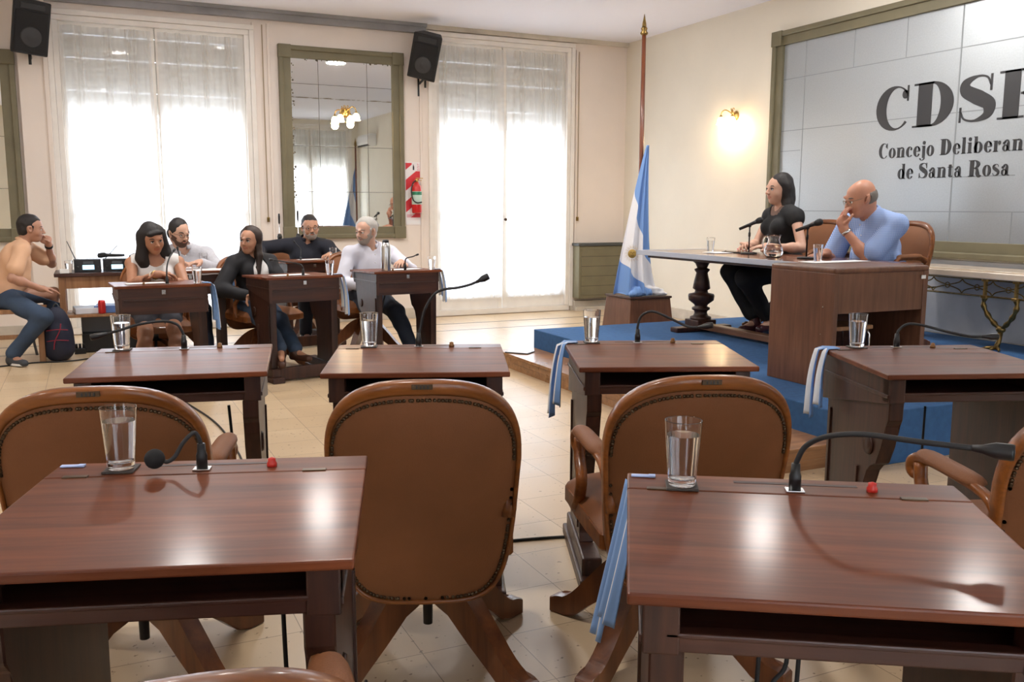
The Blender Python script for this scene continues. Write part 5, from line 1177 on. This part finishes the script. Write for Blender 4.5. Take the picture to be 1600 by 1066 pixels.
    for s in (-1, 1):
        add(lambda: mb.ell(P(s * .031, .0785, .001), .0118 * k, 12), nb)
        add(lambda: mb.ell(P(s * .031 + gz * .003, .0855, .0015), .0062 * k, 10), nb + 1)
        # upper lid and brow
        add(lambda: mb.tube([P(s * .018, .086, .007), P(s * .026, .0905, .0105), (P(s * .036, .089, .0105)), P(s * .045, .079, .005)], [.003 * k, .0042 * k, .0042 * k, .0025 * k], 6), 0 if not fem else nb + 1)
        add(lambda: mb.tube([P(s * .014, .087, .021), P(s * .028, .087, .027), P(s * .042, .080, .026), P(s * .052, .068, .018)], [.0028 * k, .004 * k, .0035 * k, .002 * k], 6), nb + 2)
    mb.bm.to_mesh(body.data); mb.bm.free()
    def part(nm, S_, m, **kw): return mesh_obj(nm, S_.mesh(), m if isinstance(m, list) else [m], body, origin, **kw)
    # ---- hair
    HP = lambda x, y, z: H['c'] + (H['R'][0] * x + H['R'][1] * y + H['R'][2] * z) * k
    hs = spec['hair']; hb = np.array([HP(x, y, z) for x in (-.14, .14) for y in (-.16, .14) for z in (-.50 if hs in ('long', 'bob', 'shoulder') else -.16, .15)]); S = Sdf(hb.min(0), hb.max(0), h * .85); M = H['R']
    HE = lambda x, y, z, a, b, c, sm=0, sub=False: S.ell(HP(x, y, z), (a * k, b * k, c * k), sm * k, M, sub)
    if hs == 'short':
        HE(0, -.018, .036, .0795, .100, .094); HE(0, -.05, -.02, .072, .060, .07, .02); HE(0, .07, -.035, .075, .075, .085, .006, True); HE(0, .116, .028, .072, .066, .064, .008, True); HE(0, .0, -.10, .12, .12, .055, .01, True)
        for s in (-1, 1): HE(s * .08, .0, -.012, .025, .028, .038, .004, True); S.cap(HP(s * .073, .022, .02), HP(s * .072, .022, -.015), .009 * k, .005 * k, .006 * k)
        S.noise(.0022, 60)
    elif hs == 'bald':
        HE(0, -.022, .010, .0805, .102, .075); HE(0, .085, .0, .12, .085, .2, .008, True); HE(0, -.02, .110, .12, .14, .070, .008, True); HE(0, -.03, -.09, .12, .14, .05, .008, True)
        for s in (-1, 1): HE(s * .082, .0, -.012, .022, .026, .036, .004, True)
        S.noise(.002, 60)
    else:
        HE(0, -.022, .036, .0825, .1025, .095); HE(0, -.04, -.03, .084, .073, .10, .03)
        if hs == 'bob':      # thick shoulder-length hair with a fringe
            for s in (-1, 1): S.cap(HP(s * .070, -.01, .03), HP(s * .085, .002, -.15), .040 * k, .050 * k, .04 * k); S.cap(HP(s * .085, .002, -.13), HP(s * .082, .02, -.22), .048 * k, .032 * k, .03 * k)
            HE(0, -.06, -.12, .10, .05, .11, .04); HE(.0, .115, -.050, .054, .085, .095, .008, True); S.cap(HP(-.050, .066, .062), HP(.045, .070, .060), .016 * k, .014 * k, .02 * k)
            HE(0, .02, -.15, .040, .09, .10, .01, True)
        elif hs == 'long':
            for s in (-1, 1): S.cap(HP(s * .066, -.015, .04), HP(s * .078, -.005, -.14), .030 * k, .034 * k, .03 * k); S.cap(HP(s * .078, -.005, -.13), HP(s * .088, .050, -.40), .036 * k, .022 * k, .03 * k)
            HE(0, -.06, -.15, .085, .045, .14, .04); HE(0, .115, -.03, .054, .10, .10, .008, True); HE(0, .03, -.16, .042, .09, .12, .01, True)
        else:                # 'shoulder': straight, tucked behind
            for s in (-1, 1): S.cap(HP(s * .068, -.02, .03), HP(s * .074, -.025, -.12), .028 * k, .032 * k, .03 * k); S.cap(HP(s * .074, -.025, -.11), HP(s * .070, -.005, -.19), .032 * k, .020 * k, .03 * k)
            HE(0, -.06, -.10, .075, .045, .11, .04); HE(0, .11, -.03, .058, .098, .108, .008, True); HE(0, .03, -.15, .046, .09, .10, .01, True)
        S.noise(.0028, 45)
    part('hair', S, hair)
    if spec.get('beard'):
        S = Sdf(hd - .17, hd + .17, h * .8); head_sdf(S, H, k, fem, spec.get('face_fat', 1.0)); S.f -= .004; r_, f_, u_ = H['R']
        S.plane(HP(0, .09, -.036), f_ * .42 + u_ * .91); S.plane(HP(0, -.008, 0), -f_); S.plane(HP(0, 0, -.118), -u_)
        for s in (-1, 1): S.ell(HP(s * .048, .085, -.038), (.026 * k, .05 * k, .024 * k), .006, M, True)
        for s in (-1, 1): S.ell(HP(s * .088, -.006, -.006), (.022 * k, .032 * k, .044 * k), 0, M, True)
        S.ell(HP(0, .10, -.059), (.021 * k, .04 * k, .0055 * k), .003, M, True); S.noise(.0015, 80); part('beard', S, spec['beard'])
    # ---- clothes
    def garment(nm, g, m, sleeve, neckr=.062, hem=.10, openf=None, nz=.0035, legs_=False, fr=26, collar=True, sv=0):
        S = Sdf(lo, hi, h * 1.1); torso(S, g)
        for sh, el, wr, a, key in arms:
            if sleeve > 0: e1 = sh + (el - sh) * min(1, sleeve); S.cap(sh, e1, (.047 * ar) * k + g * 1.3, (.040 * ar + sv) * k + g * 1.4, .03)
            if sleeve > 1: S.cap(el, el + (wr - el) * (sleeve - 1), .041 * k * ar + g * 1.2, (.028 * ar + sv) * k + g * 1.2, .02)
        S.noise(nz, fr, 3)
        S.shl = [(shL, -rs), (shR, rs)]
        if openf: openf(S)
        S.cap(neck - up * .025 * k + ft * .012, neck + up * .25 * k + ft * .02, neckr * k, neckr * 1.15 * k, 0, True)
        S.plane(pel - up * hem * k * .3, -up) if hem is not None else None
        o = part(nm, S, m)
        return o
    for gm in spec['clothes']: gm(dict(S=Sdf, part=part, garment=garment, torso=torso, arms=arms, legs=legs, k=k, pel=pel, neck=neck, up=up, f=ft, rt=rs, lo=lo, hi=hi, h=h, body=body, origin=origin, HP=HP, H=H, fb=f))
    return body
def shirt(m, sleeve=1.95, g=.011, nm='shirt', collar=True, buttons=None, **kw):
    def fn(c):
        o = c['garment'](nm, g, m, sleeve, **kw)
        if collar:
            n, u, f, r, k = c['neck'], c['up'], c['f'], c['rt'], c['k']; mb = MB()
            P = [n + u * .030 * k - c['origin'] + (f * math.cos(a) * .064 + r * math.sin(a) * .066) * k + u * (-.028 * math.cos(a)) * k for a in [R(x) for x in range(18, 343, 12)]]
            mb.tube(P, .0145 * k, 8, flat=(.45, 1.25)); mb.build('collar', m, o)
        if buttons:
            n, u, f, k = c['neck'], c['up'], c['f'], c['k']; mb = MB()
            for i in range(4): mb.ell(n - u * (.07 + .07 * i) * k + f * (.118 + .010 * i) * k - c['origin'], .005, 8)
            mb.build('button', buttons, o)
    return fn
def trousers(m, to=.97, g=.014, nm='trousers'):
    def fn(c):
        S = Sdf(c['lo'], c['hi'], c['h'] * 1.15); k = c['k']; S.ell(c['pel'], (.165 * k + g, .125 * k + g, .12 * k + g), 0)
        for hip, kn, an, a in c['legs']: S.cap(hip, kn, .080 * k + g, .060 * k + g, .035); e = kn + (an - kn) * to; S.cap(kn, e, .060 * k + g, .044 * k + g, .03)
        S.noise(.004, 24, 5); S.plane(c['pel'] + c['up'] * .09 * k, c['up'])
        for hip, kn, an, a in c['legs']:
            pass
        c['part'](nm, S, m)
    return fn
def skirt(m):
    def fn(c):
        S = Sdf(c['lo'], c['hi'], c['h'] * 1.15); k = c['k']; S.ell(c['pel'], (.165 * k + .014, .125 * k + .014, .12 * k + .014), 0)
        for hip, kn, an, a in c['legs']: S.cap(hip, hip + (kn - hip) * .6, .095 * k, .085 * k, .05)
        S.plane(c['pel'] + c['up'] * .09 * k, c['up']); c['part']('skirt', S, m)
    return fn
def shoes(m, sole=None, g=.006):
    def fn(c):
        k = c['k']
        for hip, kn, an, a in c['legs']:
            t = unit((*a['toe'], 0)); tz = unit((*a['toe'], a.get('tz', 0))); S = Sdf(an - .22 * k, an + .26 * k, c['h']); b = an - V3(0, 0, .045 * k)
            S.ell(b - t * .01 * k, (.045 * k,) * 3, 0); S.cap(b - t * .02 * k - V3(0, 0, .015), b + tz * .15 * k - V3(0, 0, .020), .040 * k, .032 * k, .03); S.cap(an - V3(0, 0, .03 * k), an + V3(0, 0, .0), .044 * k, .042 * k, .02)
            S.cutbelow(an[2] - .088 * k if a.get('tz', 0) == 0 else an[2] - .2)
            o = c['part']('shoe', S, m)
            if sole:
                mb = MB(); r = np.cross(t, V3(0, 0, 1)); q = []
                for i in range(20):
                    th = 2 * PI * i / 20; L = .115; p = b + tz * .055 * k + (tz * math.cos(th) * L + r * math.sin(th) * (.040 + .006 * math.cos(th))) * k - c['origin']; q.append((p[0], p[1], p[2] - .043 * k))
                t_ = mb.bm; A = [t_.verts.new(p) for p in q]; B = [t_.verts.new((p[0], p[1], p[2] + .016)) for p in q]; t_.faces.new(A[::-1]); t_.faces.new(B)
                for i in range(20): t_.faces.new((A[i], A[(i + 1) % 20], B[(i + 1) % 20], B[i]))
                mb.build('sole', sole, o)
    return fn
def glasses(m, lens=None, r=.021, hh=.016, thin=.0016):
    def fn(c):
        mb = MB(); o = c['origin']; HP = c['HP']; k = c['k']
        for s in (-1, 1):
            P = [HP(s * .032 + r * math.copysign(abs(math.cos(a)) ** .6, math.cos(a)), .104 - 3 * (abs(s * .032 + r * math.cos(a)) ** 2), .002 + hh * math.copysign(abs(math.sin(a)) ** .6, math.sin(a))) - o for a in [2 * PI * i / 20 for i in range(21)]]
            mb.tube(P, thin * k, 6, caps=False); mb.tube([HP(s * .053, .094, .008) - o, HP(s * .074, .075, .008) - o, HP(s * .082, -.005, .006) - o, HP(s * .081, -.022, -.006) - o], thin * k, 6)
        mb.tube([HP(-.011, .104, .006) - o, HP(0, .107, .009) - o, HP(.011, .104, .006) - o], thin * k, 6); mb.build('glasses', m, c['body'])
    return fn
def band(which, m, nm='wristwatch', r=.031, w=.012, t=.9):
    def fn(c):
        sh, el, wr, a, key = c['arms'][0 if which == 'L' else 1]; p = el + (wr - el) * t; u = unit(wr - el); mb = MB(); r_ = r * c['k']
        mb.lathe([(r_, -w), (r_ + .004, -w * .8), (r_ + .004, w * .8), (r_, w)], c=p - c['origin'], n=20, ax=u, caps=False); mb.build(nm, m, c['body'])
    return fn
SK0 = skin('skin_warm', (.43, .225, .15)); SK1 = skin('skin_olive', (.46, .235, .145)); SK2 = skin('skin_light', (.56, .33, .235)); SK3 = skin('skin_tan', (.42, .20, .115)); SK4 = skin('skin_ruddy', (.52, .25, .16))
HB = mat('hair_black', (.014, .011, .011), .6, bump=.5, bscale=120); HBR = mat('hair_dark_brown', (.028, .015, .010), .52, bump=.5, bscale=120); HG = mat('hair_grey', (.42, .40, .37), .6, bump=.5, bscale=120); HGD = mat('hair_grey_dark', (.17, .15, .13), .6, bump=.5, bscale=120)
BRD = mat('beard_brown', (.085, .042, .026), .75, bump=.5, bscale=150); BRG = mat('beard_grey', (.30, .25, .21), .75, bump=.5, bscale=150)
JEAN = mat('blue_denim', (.035, .06, .105), .8, bump=.3, bscale=400, var=.25, vscale=9); JEAND = mat('dark_denim', (.012, .018, .032), .8, bump=.3, bscale=400, var=.2)
def A(wrist, pole, d, n, curl=.5, thumb=1, **k): return dict(wrist=wrist, pole=pole, d=d, n=n, curl=curl, thumb=thumb, **k)
def L(ankle, pole, toe, **k): return dict(ankle=ankle, pole=pole, toe=toe, **k)
GLS = mat('black_frame', (.01, .01, .01), .3); GLM = mat('metal_frame', (.25, .20, .14), .3, .8); BLKW = mat('black_strap', (.012, .012, .013), .5)
# 1 tan-shirted man on the bench
person('man in a tan T-shirt and jeans at far left, cheek on his hand', dict(
    pelvis=(-.66, 8.36, .54), face=8, neck=(-.49, 8.40, .955), head=(-.42, 8.385, 1.075), hrot=(-2, -6, 0), k=.92, skin=SK0, hair='short', hair_mat=HB, 
    shLo=(.06, -.02, .02), armL=A((-.305, 8.50, .945), (1, .1, -.3), (-.35, -.25, .75), (-.7, -.3, -.1), .9, 1), armR=A((-.37, 8.17, .60), (-.6, -.6, -.6), (.9, .2, -.15), (0, 0, -1), .35, -1),
    legs=[L((-.36, 8.62, .17), (.6, -.1, .8), (.75, .1)), L((-.60, 8.10, .09), (.8, -.2, .7), (.55, -.7))],
    clothes=[shirt(mat('tan_tshirt', (.66, .40, .25), .85, bump=.2, bscale=200), .66, collar=True, nm='tshirt', sv=.016, nz=.006), trousers(JEAN), shoes(mat('grey_shoe', (.05, .055, .065), .7), WHITE), band('L', BLKW)]))
def cut_sleeves(S, r=.064):
    for sh, out in S.shl: S.cap(sh + out * .035, sh + out * .035 + V3(0, 0, -.16) + out * .05, r * .92, r * .86, .012, True)
# 2 woman in white top behind the left desk
person('woman with black shoulder-length hair, white sleeveless top, arms folded on her desk', dict(
    pelvis=(.42, 7.02, .50), face=-92, neck=(.42, 6.92, .915), head=(.405, 6.86, 1.03), hrot=(-72, -14, -8), k=.92, female=True, skin=SK3, hair='bob', hair_mat=HB, face_fat=1.04,
    armL=A((.43, 6.63, .792), (.9, .1, -.8), (-1, .12, -.05), (0, -.2, -1), .6, 1), armR=A((.41, 6.58, .800), (-.9, .1, -.8), (1, .12, -.06), (0, -.2, -1), .6, -1),
    legs=[L((.52, 6.42, .09), (0, -1, .6), (0, -1)), L((.28, 6.42, .09), (0, -1, .6), (0, -1))],
    clothes=[shirt(mat('white_knit', (.72, .70, .68), .8), 0, collar=False, nm='sleeveless_top', neckr=.085, nz=.001, openf=cut_sleeves), skirt(mat('dark_skirt', (.03, .03, .04), .8)), shoes(BLACK), band('R', BRASS, 'bracelet', .030, .008, .93), band('R', mat('pearl_beads', (.6, .52, .42), .3), 'bracelet', .031, .006, .82)]))
# 3 bearded man behind her
person('bearded man with glasses and grey shirt seated behind the black-haired woman', dict(
    pelvis=(.70, 8.05, .50), face=-86, neck=(.70, 7.90, .925), head=(.665, 7.80, 1.045), hrot=(-62, -14, 0), k=.94, skin=SK2, hair='short', hair_mat=HB, beard=BRD,
    armL=A((.80, 7.60, .815), (1, .2, -.7), (-.9, -.4, 0), (0, 0, -1), .4, 1), armR=A((.60, 7.60, .82), (-1, .2, -.7), (.9, -.3, 0), (0, 0, -1), .4, -1),
    legs=[L((.82, 7.55, .09), (0, -1, .6), (0, -1)), L((.55, 7.55, .09), (0, -1, .6), (0, -1))],
    clothes=[shirt(mat('pale_grey_shirt', (.50, .50, .54), .8, var=.08, vscale=60), 1.9, buttons=WHITE), trousers(JEAND), shoes(BLACK), glasses(GLS)]))
# 4 woman in blazer
def blazer_open(S): pass
person('woman with long dark hair, black blazer over white shirt, looking left', dict(
    pelvis=(1.17, 7.38, .50), face=-55, twist=-14, neck=(1.155, 7.36, .875), head=(1.145, 7.315, .995), hrot=(-132, -2, 3), k=.90, female=True, skin=SK1, hair='long', hair_mat=HBR,
    armL=A((1.34, 7.10, .60), (.8, .5, -.9), (.4, -.8, 0), (0, 0, -1), .4, 1), armR=A((1.08, 7.13, .58), (-1, .1, -.3), (.5, -.6, -.3), (.3, .3, -1), .5, -1),
    legs=[L((1.40, 6.53, .11), (.2, -1, .8), (.45, -.8)), L((1.24, 6.56, .20), (.3, -1, .8), (-.1, -.9), tz=-.3)],
    clothes=[shirt(mat('white_tee', (.78, .76, .74), .8), .3, g=.009, nm='white_tshirt', collar=False), 
             lambda c: c['garment']('blazer', .019, mat('black_blazer', (.010, .010, .013), .75), 1.93, neckr=.07, nz=.004,
                                    openf=lambda S: S.ell(c['neck'] - c['up'] * .12 * c['k'] + c['f'] * .155 * c['k'], (.062 * c['k'], .09, .22 * c['k']), .004, (c['rt'], c['f'], c['up']), True)),
             trousers(JEAN), shoes(mat('brown_boot', (.07, .028, .016), .45)),
             lambda c: MB().lathe([(0, .0), (.013, 0), (.013, .004), (0, .005)], c=c['neck'] - c['up'] * .15 * c['k'] + c['f'] * .125 * c['k'] - c['rt'] * .075 * c['k'] - c['origin'], n=14, ax=c['f']).build('lapel_badge', WHITE, c['body']),
             lambda c: MB().tube([c['HP'](-.086, .0, -.03) - c['origin'] + np.array((0, 0, .010 * math.cos(a))) + c['H']['R'][1] * .008 * math.sin(a) for a in [i * PI / 5 for i in range(11)]], .0016, 6).build('hoop_earring', BRASS, c['body'])]))
# 5 dark-shirted man
person('man with glasses and short beard in a navy shirt below the tall mirror', dict(
    pelvis=(1.93, 8.95, .50), face=-100, neck=(1.93, 8.86, .935), head=(1.945, 8.80, 1.06), hrot=(-92, -4, -3), k=1.0, skin=SK1, hair='short', hair_mat=HB, beard=BRG,
    armL=A((2.06, 8.48, .81), (1, .3, -.8), (-.6, -.8, 0), (0, 0, -1), .4, 1), armR=A((1.46, 8.66, .74), (-.6, .5, .35), (-.1, -.6, -.5), (.3, .3, -1), .5, -1), shRo=(0, 0, .015),
    legs=[L((2.05, 8.45, .09), (0, -1, .6), (0, -1)), L((1.80, 8.45, .09), (0, -1, .6), (0, -1))],
    clothes=[shirt(mat('navy_shirt', (.012, .014, .024), .8), 1.93, g=.016), trousers(mat('navy_trousers', (.012, .013, .02), .8)), shoes(BLACK), glasses(GLS)]))
# 6 grey-haired man
person('grey-haired bearded man in a pale shirt behind the steel thermos, looking left', dict(
    pelvis=(2.17, 7.62, .50), face=-92, twist=8, neck=(2.19, 7.58, .925), head=(2.135, 7.52, 1.055), hrot=(-148, -8, 0), k=.96, skin=SK2, hair='short', hair_mat=HG, beard=BRG, brow=BRG,
    armL=A((2.36, 7.26, .80), (1, .2, -.8), (-.5, -.8, 0), (0, 0, -1), .4, 1), armR=A((2.08, 7.33, .60), (-1, .3, -.6), (.7, -.5, -.2), (0, 0, -1), .5, -1),
    legs=[L((2.36, 6.98, .09), (0, -1, .6), (0, -1)), L((2.06, 7.02, .09), (0, -1, .6), (0, -1))],
    clothes=[shirt(mat('pale_lilac_shirt', (.66, .66, .74), .8), 1.93, g=.014, buttons=WHITE), trousers(JEAND), shoes(BLACK)]))
# 7 woman in black at the long table
LACE = mat('black_lace_top', (.010, .010, .011), .8)
person('woman in black sitting at the long table, dark straight hair, looking left', dict(
    floor=.272, pelvis=(5.04, 5.66, .80), face=172, neck=(5.03, 5.70, 1.265), head=(5.0, 5.715, 1.405), hrot=(172, -1, 0), k=1.04, h=.0055, female=True, skin=SK2, hair='shoulder', hair_mat=HB,
    armL=A((4.73, 5.50, .965), (.3, -.7, -.8), (-.9, .35, -.02), (0, 0, -1), .35, 1), armR=A((4.68, 5.68, .965), (.4, .6, -.8), (-.7, -.45, .1), (.2, -.3, -.9), .8, -1),
    legs=[L((4.86, 5.60, .385), (-1, 0, .5), (-.85, -.35)), L((4.78, 5.68, .375), (-1, .3, .7), (-.9, -.2))],
    clothes=[shirt(LACE, .13, g=.010, collar=False, nm='lace_top', neckr=.084, sv=.006, nz=.0015), trousers(mat('black_trousers', (.008, .008, .009), .8), .86), shoes(mat('burgundy_shoe', (.05, .012, .016), .3)),
             lambda c: c['garment']('sheer_yoke', .0035, mat('sheer_black', (.16, .09, .065), .7), 0, neckr=.052, nz=.001)]))
# 8 bald man
def check_mat():
    m = mat('blue_check_shirt', (.27, .42, .72), .8); n = m.node_tree; b = n.nodes['Principled BSDF']; t = n.nodes.new('ShaderNodeTexCoord')
    mp = n.nodes.new('ShaderNodeMapping'); mp.inputs['Rotation'].default_value = (0, 0, R(28)); n.links.new(t.outputs['Object'], mp.inputs[0]); o = None
    for ax in ('X', 'Z'):
        w_ = n.nodes.new('ShaderNodeTexWave'); w_.bands_direction = ax; w_.inputs['Scale'].default_value = 46; n.links.new(mp.outputs[0], w_.inputs['Vector'])
        if o is None: o = w_.outputs['Fac']
        else:
            q = n.nodes.new('ShaderNodeMath'); q.operation = 'ADD'; n.links.new(o, q.inputs[0]); n.links.new(w_.outputs['Fac'], q.inputs[1]); o = q.outputs[0]
    r = n.nodes.new('ShaderNodeValToRGB'); r.color_ramp.elements[0].position = .45; r.color_ramp.elements[0].color = (.17, .29, .60, 1); r.color_ramp.elements[1].position = 1; r.color_ramp.elements[1].color = (.50, .60, .82, 1)
    dv = n.nodes.new('ShaderNodeMath'); dv.operation = 'MULTIPLY'; dv.inputs[1].default_value = .6; n.links.new(o, dv.inputs[0]); n.links.new(dv.outputs[0], r.inputs[0]); n.links.new(r.outputs[0], b.inputs['Base Color']); return m
person('bald man with glasses in a blue checked shirt, hand over his mouth', dict(
    floor=.272, pelvis=(5.12, 4.74, .80), face=186, twist=-2, neck=(4.985, 4.755, 1.215), head=(4.88, 4.745, 1.325), hrot=(160, -17, 0), k=1.08, h=.005, fat=1.12, face_fat=1.06, skin=SK4, hair='bald', hair_mat=HGD, brow=HGD,
    armL=A((4.752, 4.765, 1.122), (.1, -.35, -1), (.0, .12, .98), (.94, -.34, 0), .72, -1, spread=.3), armR=A((4.70, 4.86, .945), (.2, .5, -.8), (-.9, -.1, -.1), (0, 0, -1), .3, -1, spread=1.6),
    legs=[L((4.80, 4.62, .365), (-1, 0, .7), (-1, 0)), L((4.82, 4.86, .365), (-1, 0, .7), (-1, 0))],
    clothes=[shirt(check_mat(), .80, g=.014, buttons=WHITE, sv=.016, nm='short_sleeved_shirt'), trousers(mat('grey_trousers', (.06, .06, .07), .8)), shoes(BLACK), glasses(GLM), band('L', STEEL, 'wristwatch', .030, .010, .86)]))
# ================================================================= GROUPS OF REPEATS
GRP = {'legislator_desk': 'wooden desks with sloping lids', 'swivel_armchair': 'leather armchairs with wooden frames', 'drinking_glass': 'water glasses', 'gooseneck_microphone': 'gooseneck microphones on the desks', 'coaster': 'coasters under the glasses',
       'table_flag': 'small flags hung on the desks', 'paper_sheet': 'loose paper sheets', 'ceiling_light': 'recessed ceiling lights', 'floor_cable': 'black cables', 'table_microphone': 'microphones on the long table', 'wall_speaker': 'wall speakers',
       'folder': 'papers and folders on the side table shelf', 'wireless_receiver': 'wireless receivers', 'microphone_stand': 'microphone stands', 'handheld_microphone': 'handheld microphones on the receivers', 'folded_ribbon': 'ribbon ends', 'shutter_strap': 'shutter straps', 'person': 'seated people', 'wall_sconce': 'brass wall lamps', 'wall_mirror': 'olive-framed mirrors', 'flagpole': 'flagpoles', 'flag_plinth': 'flag plinths', 'national_flag': 'large flags'}
for o in COL.objects:
    if o.parent is None and 'label' in o.keys():
        b = o.name.split('.')[0]
        if b in GRP: o['group'] = GRP[b]
